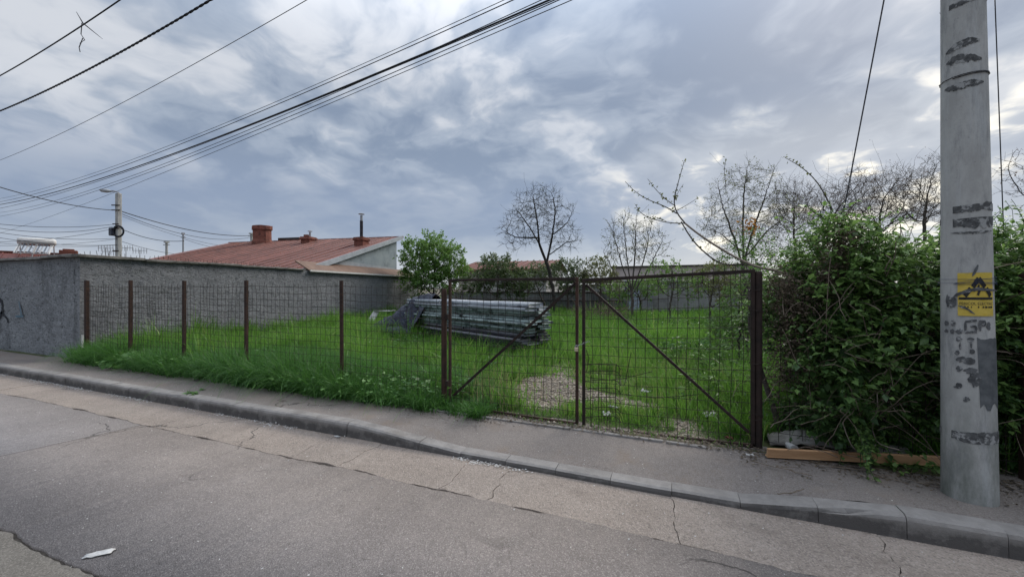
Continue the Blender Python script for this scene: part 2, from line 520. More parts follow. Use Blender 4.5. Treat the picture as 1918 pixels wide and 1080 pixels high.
MAT['roof'] = simple('red_metal_roof', (0.155, 0.060, 0.046), (0.21, 0.085, 0.064), 1.6, 0.25, 12, 0.55, rnd=0.16, cc=(0.115, 0.05, 0.04), ccs=2.4)
MAT['roof_far'] = simple('faded_red_roof', (0.19, 0.066, 0.054), (0.24, 0.09, 0.07), 1.2, 0.2, 12, 0.6)
MAT['chimney'] = simple('red_chimney_plaster', (0.165, 0.062, 0.045), (0.225, 0.088, 0.062), 4, 0.6, 18, 0.9, bd=0.02, cc=(0.09, 0.04, 0.03), ccs=3)
MAT['bluewall'] = simple('blue_grey_plaster', (0.235, 0.275, 0.295), (0.29, 0.33, 0.345), 1.5, 0.3, 12, cc=(0.18, 0.21, 0.225), ccs=2.5)
MAT['fascia'] = simple('grey_fascia_metal', (0.29, 0.31, 0.33), (0.37, 0.39, 0.41), 3, 0.1, 20, 0.6)
MAT['brownroof'] = simple('brown_lean_to_sheet', (0.14, 0.085, 0.06), (0.19, 0.12, 0.085), 2.5, 0.3, 20, 0.7)
MAT['whitetrim'] = simple('white_trim', (0.52, 0.50, 0.47), (0.60, 0.58, 0.55), 5, 0.1, 40, 0.6)
MAT['pink'] = simple('pink_beige_plaster', (0.50, 0.41, 0.385), (0.57, 0.48, 0.45), 1.3, 0.3, 15)
MAT['palewall'] = simple('pale_plaster', (0.40, 0.38, 0.36), (0.47, 0.45, 0.43), 1.3, 0.3, 15)
MAT['greywall'] = simple('grey_cement', (0.22, 0.215, 0.205), (0.28, 0.27, 0.26), 1.4, 0.4, 15, cc=(0.16, 0.155, 0.15), ccs=2)
MAT['sheet'] = simple('weathered_grey_sheet', (0.155, 0.155, 0.165), (0.215, 0.215, 0.225), 3.0, 0.3, 25, 0.75, rnd=0.22, stretch=(3, 3, 0.4), cc=(0.10, 0.095, 0.095), ccs=1.6)
MAT['sheet_blue'] = simple('blue_grey_sheet', (0.19, 0.215, 0.26), (0.24, 0.27, 0.32), 3, 0.2, 25, 0.6, rnd=0.12)
MAT['darkroof'] = simple('dark_bitumen_edge', (0.04, 0.033, 0.03), (0.07, 0.055, 0.05), 4, 0.3, 20)
MAT['tarp'] = simple('dark_blue_tarp', (0.016, 0.019, 0.032), (0.036, 0.041, 0.064), 5, 0.8, 7, 0.30, bd=0.08)
MAT['board_pale'] = simple('pale_mint_board', (0.235, 0.285, 0.275), (0.36, 0.41, 0.395), 7, 0.2, 30, 0.97, rnd=0.25, stretch=(5, 5, 1.2), cc=(0.10, 0.125, 0.115), ccs=5, ccw=(0.48, 0.62))
MAT['board_lav'] = simple('pale_lavender_board', (0.25, 0.265, 0.285), (0.35, 0.365, 0.385), 7, 0.2, 30, 0.97, rnd=0.2, stretch=(5, 5, 1.2), cc=(0.15, 0.16, 0.18), ccs=5)
MAT['board_grey'] = simple('grey_board', (0.15, 0.145, 0.16), (0.20, 0.195, 0.21), 6, 0.4, 30, 0.85, rnd=0.2, stretch=(6, 6, 0.6), cc=(0.08, 0.08, 0.085), ccs=5)
MAT['board_dark'] = simple('blackened_board', (0.022, 0.020, 0.026), (0.05, 0.046, 0.055), 6, 0.5, 30, 0.85, rnd=0.25)
MAT['plank'] = simple('orange_brown_plank', (0.40, 0.225, 0.115), (0.49, 0.29, 0.155), 4, 0.25, 40, 0.6, stretch=(0.5, 5, 5), cc=(0.32, 0.17, 0.08), ccs=2.2)
MAT['oldlog'] = simple('weathered_pale_sheet', (0.24, 0.225, 0.20), (0.34, 0.32, 0.285), 6, 0.7, 25, 0.9, bd=0.02, stretch=(0.6, 3, 3), cc=(0.12, 0.11, 0.10), ccs=5)
MAT['white'] = simple('white_scrap', (0.36, 0.355, 0.34), (0.52, 0.515, 0.50), 30, 0.5, 25, 0.6, bd=0.01)
MAT['foam'] = simple('dirty_white_board', (0.42, 0.41, 0.39), (0.55, 0.54, 0.51), 6, 0.3, 25, 0.8)
MAT['bark'] = simple('grey_brown_bark', (0.060, 0.050, 0.042), (0.105, 0.088, 0.074), 9, 0.9, 45, bd=0.015)
MAT['bark_dark'] = simple('dark_bark', (0.026, 0.022, 0.020), (0.048, 0.041, 0.036), 9, 0.8, 45, bd=0.015)
MAT['bark_pale'] = simple('pale_twig_bark', (0.20, 0.165, 0.135), (0.27, 0.225, 0.185), 14, 0.6, 60)
MAT['twig'] = simple('dry_twig', (0.12, 0.092, 0.07), (0.19, 0.15, 0.115), 14, 0.4, 60)
MAT['lamp'] = simple('grey_lamp_metal', (0.30, 0.31, 0.32), (0.38, 0.39, 0.40), 5, 0, 1, 0.45)
MAT['galv'] = simple('galvanised_pipe', (0.26, 0.26, 0.27), (0.34, 0.34, 0.35), 7, 0.1, 30, 0.45, metal=0.3)
MAT['brass'] = simple('brass_padlock', (0.50, 0.42, 0.28), (0.60, 0.52, 0.38), 20, 0.1, 60, 0.35, metal=0.5)
MAT['glasstube'] = simple('dark_solar_tube', (0.10, 0.11, 0.13), (0.16, 0.17, 0.19), 8, 0, 1, 0.2)
MAT['graffiti'] = simple('black_spray_paint', (0.02, 0.021, 0.025), (0.045, 0.047, 0.052), 12, 0.6, 30, 0.9, bd=0.02)
MAT['graffiti_blue'] = simple('faded_blue_spray', (0.10, 0.17, 0.215), (0.15, 0.20, 0.235), 9, 0.8, 22, 0.95, bd=0.04)
MAT['ground'] = simple('earth', (0.10, 0.085, 0.062), (0.14, 0.118, 0.088), 0.4, 0.5, 10, 1.0)
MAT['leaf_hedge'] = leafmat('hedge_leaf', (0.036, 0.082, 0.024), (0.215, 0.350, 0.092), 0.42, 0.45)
MAT['leaf_dead'] = leafmat('dead_leaf', (0.055, 0.043, 0.030), (0.16, 0.125, 0.085), 0.15, 0.9)
MAT['leaf_tree'] = leafmat('spring_leaf', (0.06, 0.140, 0.028), (0.20, 0.34, 0.075), 0.40, 0.5)
MAT['leaf_shrub'] = leafmat('shrub_leaf', (0.05, 0.085, 0.03), (0.15, 0.20, 0.08), 0.3, 0.55, other=(0.55, 0.54, 0.46))
MAT['leaf_bud'] = leafmat('young_bud', (0.085, 0.090, 0.038), (0.215, 0.235, 0.085), 0.35, 0.6)
MAT['leaf_red'] = leafmat('reddish_bud', (0.11, 0.065, 0.045), (0.20, 0.125, 0.085), 0.3, 0.7)
MAT['leaf_orange'] = leafmat('orange_leaf', (0.24, 0.10, 0.02), (0.36, 0.17, 0.03), 0.4, 0.6)
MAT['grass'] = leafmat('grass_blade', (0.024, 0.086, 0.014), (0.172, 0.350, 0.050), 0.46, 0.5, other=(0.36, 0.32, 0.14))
MAT['grass_dark'] = leafmat('lush_grass_blade', (0.022, 0.082, 0.018), (0.115, 0.275, 0.048), 0.40, 0.42)
MAT['straw'] = leafmat('straw_stem', (0.26, 0.19, 0.11), (0.38, 0.30, 0.18), 0.25, 0.8)
MAT['weed'] = leafmat('weed_leaf', (0.04, 0.11, 0.025), (0.13, 0.26, 0.06), 0.3, 0.5)
MAT['pebble'] = simple('pebble', (0.26, 0.215, 0.165), (0.40, 0.345, 0.275), 9, 0.3, 60, rnd=0.2)
MAT['petal'] = leafmat('fallen_petal', (0.42, 0.40, 0.37), (0.66, 0.64, 0.61), 0.2, 0.8)

# ------------------------------------------------------------------ the setting: ground, road, kerb, pavement
ROADZ, PAVZ, FENY = 0.0, 0.13, 4.63
g = MB(); g.add([(-3000, -3000, -0.06), (3000, -3000, -0.06), (3000, 3000, -0.06), (-3000, 3000, -0.06)], [(0, 1, 2, 3)])
kind(g.build('ground', MAT['ground']), 'structure')


def ragged_strip(name, x0, x1, y0, y1, z, mat, j0=0.0, j1=0.0, step=0.06, seed=0, e0=0.0, e1=0.0, thick=0.03, parent=None, s0=None, s1=None):
    """a sheet along the street whose long edges wander by j0 / j1 metres"""
    n = max(2, int((x1 - x0) / step) + 1)
    xs = np.linspace(x0, x1, n)
    k0, k1 = (seed if s0 is None else s0), (seed + 9 if s1 is None else s1)
    ya = y0 + j0 * (fbm(xs * 2.2 + 300, xs * 0 + k0, k0, 5) - 0.5) * 2 + 0.004 * rng.normal(0, 1, n) * (j0 > 0)
    yb = y1 + j1 * (fbm(xs * 2.2 + 300, xs * 0 + k1, k1, 5) - 0.5) * 2 + 0.004 * rng.normal(0, 1, n) * (j1 > 0)
    xa = xs + 0; V = []
    for s_, yy, zz in ((0, ya, z - thick), (0, ya, z), (0, yb, z), (0, yb, z - thick)):
        f = (yy - y0) / max(1e-6, (y1 - y0))
        V.append(np.stack([xa + e0 * f, yy, np.full(n, zz)], 1))
    V = np.concatenate(V); F = []
    i = np.arange(n - 1)
    for r in range(3):
        F.append(np.stack([r * n + i, r * n + i + 1, (r + 1) * n + i + 1, (r + 1) * n + i], 1))
    return np_mesh(name, V, [np.concatenate(F)[:, ::-1]], mat, parent)


road = ragged_strip('road', -90, 60, -9.0, 1.252, 0.0, MAT['road_old'], 0, 0.05, 0.05, 1, s1=101)
kind(road, 'structure')
base = MB(); base.box((-15, -2.7, -0.024), (150, 12.5, 0.02)); bo = base.build('crack_bed', MAT['seam'], road)
lane = ragged_strip('asphalt_sheet', -6.5, 60, 1.272, 2.900, 0.005, MAT['road'], 0.05, 0.05, 0.05, 3, e0=0.3, parent=road, s0=101, s1=102)
lane2 = ragged_strip('asphalt_sheet', -90, -6.515, 1.272, 2.900, 0.004, MAT['road_far'], 0.05, 0.05, 0.05, 4, e0=0.3, parent=road, s0=101, s1=102)
# gutter slabs of concrete along the kerb
gut = empty('gutter', (0, 0, 0)); kind(gut, 'structure')
joints = [-60, -50, -40, -32, -26, -21, -17.5, -14.6, -12.2, -10.6, -9.2, -7.7, -6.0, -4.55, -3.64, -2.98, -1.85, -1.42, 0.02, 1.32, 2.6, 4.2, 7, 12, 20, 40]
def joint_line(k, y):
    """a broken, wandering joint between two slabs"""
    if joints[k] < -14 or joints[k] > 8: return np.full(len(y), float(joints[k]))
    return joints[k] + 0.07 * (fbm(y * 5.0 + k * 7.3, y * 0 + k, 200 + k, 5) - 0.5) * 2


for i in range(len(joints) - 1):
    yj = np.linspace(2.905, 3.56, 26); L0 = joint_line(i, yj) + 0.0012 + 0.005 * rng.random(26) ** 3; R0 = joint_line(i + 1, yj) - 0.0012 - 0.005 * rng.random(26) ** 3
    xa, xb = L0[0], R0[0]; n = max(3, int((xb - xa) / 0.05)); xe = np.linspace(xa, xb, n)
    ye = 2.905 + 0.05 * (fbm(xe * 2.2 + 300, xe * 0 + 102, 102, 5) - 0.5) * 2 + 0.004 * rng.normal(0, 1, n)
    zt_ = 0.002 + rng.uniform(0, 0.006)
    out = [(x_, y_) for x_, y_ in zip(xe, ye)] + [(x_, y_) for x_, y_ in zip(R0[2:], yj[2:])] + [(x_, y_) for x_, y_ in zip(L0[:1:-1], yj[:1:-1])]
    m = MB(); n_ = len(out); m.add([(x_, y_, zt_) for x_, y_ in out] + [(x_, y_, -0.028) for x_, y_ in out], [tuple(range(n_))] + [(q, n_ + q, n_ + (q + 1) % n_, (q + 1) % n_) for q in range(n_)])
    m.build('slab', MAT['gutter'], gut)

# kerb stones, 0.5 m each, dropped in front of the gate
def kerb_top(x):
    full, lowk = 0.165, 0.055
    if x < -3.35 or x > 1.3: return full
    if x < -2.1: return full + (lowk - full) * (x + 3.35) / 1.25
    if x > 0.45: return lowk + (full - lowk) * (x - 0.45) / 0.85
    return lowk


kerb = empty('kerb', (0, 3.6, 0)); kind(kerb, 'structure')
x = -45.0
KERB_Y0, KERB_W = 3.53, 0.16
while x < 20:
    L_ = 0.5 if x > -16 else 1.0
    x0, x1 = x + 0.002, x + L_ - 0.002
    za, zb = kerb_top(x), kerb_top(x + L_)
    dy = rng.normal(0, 0.003); dz = rng.normal(0, 0.0025)
    bm = bmesh.new()
    vs = []
    for xx, zt in ((x0, za), (x0 + L_ / 3, za + (zb - za) / 3), (x0 + 2 * L_ / 3, za + (zb - za) * 2 / 3), (x1, zb)):
        zt = zt + dz
        j = lambda s=0.001: rng.normal(0, s * 0.5)
        ring = [(xx, KERB_Y0 + dy, -0.05), (xx, KERB_Y0 + dy + 0.008 + j(), max(0.012, zt - 0.035)), (xx, KERB_Y0 + dy + 0.018 + j(), zt - 0.012 + j(.002)), (xx, KERB_Y0 + dy + 0.042 + j(), zt + j(.002)),
                (xx, KERB_Y0 + dy + KERB_W, zt + j(.002)), (xx, KERB_Y0 + dy + KERB_W, -0.05)]
        vs.append([bm.verts.new((p[0], p[1] - 3.6, p[2])) for p in ring])
    for q in range(3):
        for r in range(5):
            bm.faces.new((vs[q][r], vs[q + 1][r], vs[q + 1][r + 1], vs[q][r + 1]))
    bm.faces.new(vs[0]); bm.faces.new(vs[3][::-1])
    bmesh.ops.recalc_face_normals(bm, faces=bm.faces[:])
    # the chipped stones of the photo: a bite out of the front arris
    if any(abs((x0 + x1) / 2 - c) < 0.25 for c in (-6.55, 1.3)):
        bm.verts.ensure_lookup_table()
        vs[1][2].co += Vector((0.02, 0.025, -0.03)); vs[1][3].co += Vector((0, 0.02, -0.012))
    me = bpy.data.meshes.new('kerb_stone'); bm.to_mesh(me); bm.free()
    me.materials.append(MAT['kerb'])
    link(bpy.data.objects.new('kerb_stone', me), kerb)
    x += L_

# pavement: asphalt that dips with the kerb at the gate
def pav_z(x, y):
    kt = np.vectorize(kerb_top)(x) - 0.012
    f = np.clip((y - 3.69) / 0.75, 0, 1)
    return kt * (1 - f) + (PAVZ - 0.005) * f + 0.012 * (fbm(x * 1.5, y * 1.5, 21) - 0.5)


xs = np.concatenate([np.arange(-60, -16, 1.0), np.arange(-16, 6, 0.07), np.arange(6, 40, 1.0)]); ys = np.arange(3.69, 4.80, 0.055)
XX, YY = np.meshgrid(xs, ys); ZZ = pav_z(XX, YY)
nx, ny = len(xs), len(ys)
ii = (np.arange(ny - 1)[:, None] * nx + np.arange(nx - 1)[None, :]).ravel()
pav = np_mesh('pavement', np.stack([XX.ravel(), YY.ravel(), ZZ.ravel()], 1), [np.stack([ii, ii + 1, ii + nx + 1, ii + nx], 1)], MAT['pavement'], smooth=True)
kind(pav, 'structure')
edg = empty('edging', (0, 4.44, 0)); kind(edg, 'structure')
for i, (a, b_) in enumerate(((-3.0, -2.05), (-2.04, -1.06), (-1.05, -0.07), (-0.06, 0.34))):
    m = MB(); m.box(((a + b_) / 2, 0.0 + rng.normal(0, .006), 0.085), (b_ - a - 0.012, 0.055, 0.11), jit=0.003)
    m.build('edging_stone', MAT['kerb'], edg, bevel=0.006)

# ------------------------------------------------------------------ the lot
WALL_A = np.array((-12.40, 4.62)); WALL_B = np.array((-14.75, 20.8))


def wall_x(y): return WALL_A[0] + (y - WALL_A[1]) * (WALL_B[0] - WALL_A[0]) / (WALL_B[1] - WALL_A[1])


def lot_z(x, y):
    f = np.clip((y - 4.9) / 1.0, 0, 1)
    return PAVZ - 0.004 + 0.011 * (y - 4.6).clip(0) + f * (0.10 * (fbm(x * 0.45, y * 0.45, 31) - 0.45) + 0.05 * (fbm(x * 1.8, y * 1.8, 37) - 0.5))


def blob(x, y, cx, cy, rx, ry, a=0.0):
    c, s = math.cos(a), math.sin(a)
    u = ((x - cx) * c + (y - cy) * s) / rx; v = (-(x - cx) * s + (y - cy) * c) / ry
    return np.exp(-(u * u + v * v) * 1.2)


def bare(x, y):
    """0 grown over .. 1 bare gravel / earth"""
    b = 1.25 * blob(x, y, -1.82, 5.80, 0.66, 0.80, 0.35) + 0.95 * blob(x, y, -0.75, 5.75, 0.8, 0.26, -0.15) + 0.6 * blob(x, y, 0.12, 5.0, 0.34, 0.30) + 0.45 * blob(x, y, 0.72, 5.2, 0.3, 0.35)
    b = b + 0.62 * blob(x, y, -0.7, 4.60, 1.9, 0.13) + 0.40 * blob(x, y, -2.0, 7.6, 0.4, 1.3, 0.2) + 0.55 * blob(x, y, 0.05, 8.1, 0.42, 0.38) + 0.45 * blob(x, y, 0.15, 7.1, 0.35, 0.3)
    n = fbm(x * 3.1, y * 3.1, 71)
    b = b * (0.30 + 1.25 * n)
    return np.clip(b, 0, 1)


def drive(x, y):
    return np.clip(blob(x, y, -1.1, 6.2, 1.55, 2.5, 0.12) * 1.3, 0, 1)


gx = np.concatenate([np.arange(-34, -15, 0.6), np.arange(-15, 3.5, 0.1), np.arange(3.5, 30, 0.9)])
gy = np.concatenate([np.arange(4.50, 9.5, 0.07), np.arange(9.5, 31, 0.22), np.arange(31, 60, 2)])
XX, YY = np.meshgrid(gx, gy); nx, ny = len(gx), len(gy)
ii = (np.arange(ny - 1)[:, None] * nx + np.arange(nx - 1)[None, :]).ravel()
ZZ = lot_z(XX, YY)


def lot_mat():
    m, nt, b = newmat('lot_soil'); t = NT(nt)
    a = t.attr('tint')
    soil = t.mix(t.step(t.noise(3, 6, 0.7), 0.35, 0.65), (0.050, 0.062, 0.024), (0.085, 0.095, 0.038))
    v = t.N('ShaderNodeSeparateColor'); t.L(t.vor(75, 'F1', 1), v.inputs[0])
    grav = t.mix(t.step(t.noise(5, 6, 0.7), 0.35, 0.7), (0.185, 0.145, 0.102), (0.27, 0.222, 0.165))
    grav = t.mix(t.m('MULTIPLY', t.step(v.outputs[0], 0.55, 0.9), 0.8), grav, (0.40, 0.365, 0.315))
    grav = t.mix(t.m('MULTIPLY', t.step(v.outputs[1], 0.66, 0.95), 0.7), grav, (0.09, 0.072, 0.055))
    f = t.step(t.m('ADD', a, t.m('MULTIPLY', t.m('SUBTRACT', t.noise(14, 5, 0.7), 0.5), 0.5)), 0.22, 0.42)
    t.L(t.mix(f, soil, grav), b.inputs['Base Color'])
    n = t.bump(t.vor(75, 'F1', 0), 0.8, 0.012)
    t.L(t.bump(t.noise(18, 6, 0.7), 0.6, 0.03, n), b.inputs['Normal'])
    return m


lot = np_mesh('lot_ground', np.stack([XX.ravel(), YY.ravel(), ZZ.ravel()], 1), [np.stack([ii, ii + 1, ii + nx + 1, ii + nx], 1)], lot_mat(), smooth=True, tint=bare(XX, YY).ravel())
kind(lot, 'structure')

#@@GRASS
# ------------------------------------------------------------------ grass
def blades(x, y, z, h, w, lean, az, nseg=2, bend=0.5):
    """curved tapering blades; returns V (n*(2*nseg+1),3) and faces"""
    n = len(x)
    side = np.stack([-np.sin(az + 1.57), np.cos(az + 1.57)], 1)
    fac = rng.uniform(0, 2 * math.pi, n)
    side = np.stack([np.cos(fac), np.sin(fac)], 1)
    out = np.stack([np.cos(az), np.sin(az)], 1)
    rows = []
    for s in range(nseg + 1):
        t = s / nseg
        r = lean * h * (t ** (1.0 + bend))
        zz = h * t * (1 - 0.35 * lean * t * t) - lean * lean * h * 0.22 * t ** 3
        cxy = np.stack([x, y], 1) + out * r[:, None]
        ww = w * (1 - t * 0.65) * 0.5
        if s < nseg:
            rows.append(np.concatenate([cxy - side * ww[:, None], (z + zz)[:, None]], 1))
            rows.append(np.concatenate([cxy + side * ww[:, None], (z + zz)[:, None]], 1))
        else:
            rows.append(np.concatenate([cxy, (z + zz)[:, None]], 1))
    k = 2 * nseg + 1
    V = np.stack(rows, 1).reshape(-1, 3)
    b0 = np.arange(n)[:, None] * k
    Q = [b0 + np.array([[2 * s, 2 * s + 1, 2 * s + 3, 2 * s + 2]]) for s in range(nseg - 1)]
    T = b0 + np.array([[2 * nseg - 2, 2 * nseg - 1, 2 * nseg]])
    return V, (np.concatenate(Q) if Q else np.zeros((0, 4), int)), T, k


def grass_obj(name, x, y, h, w, lean, mat, tint, nseg=2, z=None, az=None, label=None):
    n = len(x)
    if z is None: z = np.where(y < 4.75, PAVZ - 0.012, lot_z(x, y) - 0.01)
    if az is None: az = rng.uniform(0, 2 * math.pi, n)
    V, Q, T, k = blades(x, y, z, h, w, lean, az, nseg)
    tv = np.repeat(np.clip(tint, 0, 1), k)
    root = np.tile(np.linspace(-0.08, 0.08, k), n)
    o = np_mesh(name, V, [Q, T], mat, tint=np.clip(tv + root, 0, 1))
    kind(o, 'stuff')
    o['label'] = label; o['category'] = 'grass'
    return o


def lot_grass():
    # tussocks: each a centre with its own height and colour, blades scattered round it
    X, Y, S = [], [], []
    for (ya, yb, dens, sp) in ((4.85, 6.5, 95, .055), (6.5, 9, 62, .075), (9, 13, 34, .11), (13, 18, 19, .16), (18, 27, 10, .24)):
        xa, xb = wall_x(yb) - 0.2, 0.30 * yb + 1.4
        n = int((xb - xa) * (yb - ya) * dens)
        X.append(rng.uniform(xa, xb, n)); Y.append(rng.uniform(ya, yb, n)); S.append(np.full(n, sp))
    cx = np.concatenate(X); cy = np.concatenate(Y); sp = np.concatenate(S)
    d = drive(cx, cy); cl = fbm(cx * 0.7, cy * 0.7, 13); c2 = fbm(cx * 2.4, cy * 2.4, 17)
    hh = (0.12 + 0.75 * np.clip(cl - 0.20, 0, 1)) * (0.25 + 1.5 * c2) * rng.uniform(0.5, 1.6, len(cx))
    hh *= 1 - 0.66 * np.clip(d, 0, 1)
    hh *= 1 + 0.5 * np.clip(1 - (cx - wall_x(cy)) / 3.0, 0, 1) + 0.5 * np.clip((cx - 0.15 * cy + 0.4) / 1.0, 0, 1)
    ct = 0.40 + 1.0 * (cl - 0.5) + 0.5 * (fbm(cx * 0.35, cy * 0.35, 3) - .5) + rng.normal(0, 0.20, len(cx)) + 0.34 * d
    k = 26
    x = np.repeat(cx, k) + rng.normal(0, 1, len(cx) * k) * np.repeat(sp, k); y = np.repeat(cy, k) + rng.normal(0, 1, len(cx) * k) * np.repeat(sp, k)
    rad = np.hypot(x - np.repeat(cx, k), y - np.repeat(cy, k)); az = np.arctan2(y - np.repeat(cy, k), x - np.repeat(cx, k)) + rng.normal(0, .6, len(x))
    h = np.repeat(hh, k) * rng.uniform(0.35, 1.25, len(x)) * np.exp(-(rad / np.repeat(sp, k)) ** 2 * 0.10)
    tint = np.repeat(ct, k) + rng.normal(0, 0.13, len(x)); dd = np.repeat(d, k)
    keep = (x > wall_x(y) + 0.03) & (y > 4.80)
    keep &= rng.random(len(x)) > np.clip(bare(x, y) * 2.4 - 0.25, 0, 0.97)
    x, y, h, az, tint, dd = x[keep], y[keep], h[keep], az[keep], np.clip(tint[keep], 0, 0.85), dd[keep]
    dist = np.hypot(x, y); w = (0.0058 + 0.00115 * dist) * rng.uniform(0.7, 1.4, len(x))
    dry = rng.random(len(x)) < 0.035 + 0.28 * dd * dd
    tint = np.where(dry, rng.uniform(0.87, 1.0, len(x)), tint)
    lean = np.abs(rng.normal(0.45, 0.28, len(x)))
    print('lot grass blades', len(x))
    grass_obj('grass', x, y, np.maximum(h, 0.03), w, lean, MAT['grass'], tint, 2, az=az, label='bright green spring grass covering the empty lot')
    # broad-leaved weeds through the sward
    n = 2600; wx = rng.uniform(-14, 3, n); wy = 4.9 + 14 * rng.random(n) ** 1.5
    kp = (wx > wall_x(wy) + .1) & (wx < .28 * wy + 1) & (fbm(wx * .8, wy * .8, 55) > 0.52) & (bare(wx, wy) < .1) & (drive(wx, wy) < .25); wx, wy = wx[kp], wy[kp]
    k = 9; px = np.repeat(wx, k); py = np.repeat(wy, k); a = rng.uniform(0, 6.28, len(px)); up = rng.uniform(.1, 1.3, len(px))
    pos = np.stack([px + rng.normal(0, .05, len(px)), py + rng.normal(0, .05, len(px)), lot_z(px, py) + rng.uniform(.04, .26, len(px))], 1)
    return pos, np.stack([np.cos(a), np.sin(a), up], 1)


WEEDS = lot_grass()


def verge_grass():
    # long tussocks that grow through the fence and fall over the pavement
    X, Y, H, AZ, LN, T = [], [], [], [], [], []
    nt_ = 1050
    tx = rng.uniform(-12.25, -2.2, nt_); ty = rng.uniform(4.36, 5.35, nt_)
    for i in range(nt_):
        near = np.clip((-2.5 - tx[i]) / 0.8, 0.0, 1)
        size = (0.34 + 0.36 * vnoise(tx[i] * 1.1, np.array(ty[i] * 1.1), 3)) * (0.45 + 0.55 * near)
        k = int(44 * (0.7 + 0.6 * rng.random()))
        a = rng.uniform(0, 2 * math.pi, k); r = np.abs(rng.normal(0, 0.055, k))
        X.append(tx[i] + r * np.cos(a)); Y.append(ty[i] + r * np.sin(a))
        H.append(size * rng.uniform(0.55, 1.25, k)); LN.append(np.abs(rng.normal(0.75, 0.35, k)))
        AZ.append(a + rng.normal(0, 0.5, k)); T.append(np.clip(rng.normal(0.40 + 0.6 * (rng.random() - 0.5), 0.18, k), 0, 1))
    x = np.concatenate(X); y = np.concatenate(Y)
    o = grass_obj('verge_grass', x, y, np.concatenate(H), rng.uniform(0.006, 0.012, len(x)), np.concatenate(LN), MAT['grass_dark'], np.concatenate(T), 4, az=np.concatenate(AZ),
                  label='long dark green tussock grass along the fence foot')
    # straw-dry stems by the gate and the posts
    X, Y = [], []
    for cx, cy, s, n in ((-2.6, 5.35, 0.35, 260), (-4.95, 4.95, 0.10, 90), (-5.75, 5.0, 0.12, 60), (-3.9, 5.3, 0.3, 90), (-7.2, 5.3, 0.5, 40), (-2.2, 4.9, 0.2, 60), (0.3, 8.1, 0.35, 160), (-6.5, 6.2, 1.6, 260), (-9.5, 6.0, 1.5, 160), (-4.0, 6.5, 1.0, 200), (-3.0, 8.0, 1.2, 150)):
        X.append(rng.normal(cx, s, n)); Y.append(rng.normal(cy, s * 0.8, n))
    x = np.concatenate(X); y = np.maximum(np.concatenate(Y), 4.5); n = len(x)
    grass_obj('dry_grass', x, y, rng.uniform(0.18, 0.52, n), rng.uniform(0.004, 0.008, n), np.abs(rng.normal(0.4, 0.3, n)), MAT['straw'], rng.random(n), 3, label='straw coloured dry stems standing among the fence grass')
    # short growth under the gate
    n = 4200
    x = rng.uniform(-2.7, 0.75, n); y = rng.uniform(4.50, 5.0, n)
    kp = rng.random(n) > np.clip(bare(x, y) * 1.9, 0, 0.97); x, y = x[kp], y[kp]; n = len(x)
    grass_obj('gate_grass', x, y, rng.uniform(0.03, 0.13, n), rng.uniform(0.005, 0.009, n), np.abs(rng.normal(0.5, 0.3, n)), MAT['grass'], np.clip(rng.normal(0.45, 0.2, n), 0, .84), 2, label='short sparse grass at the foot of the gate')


verge_grass()

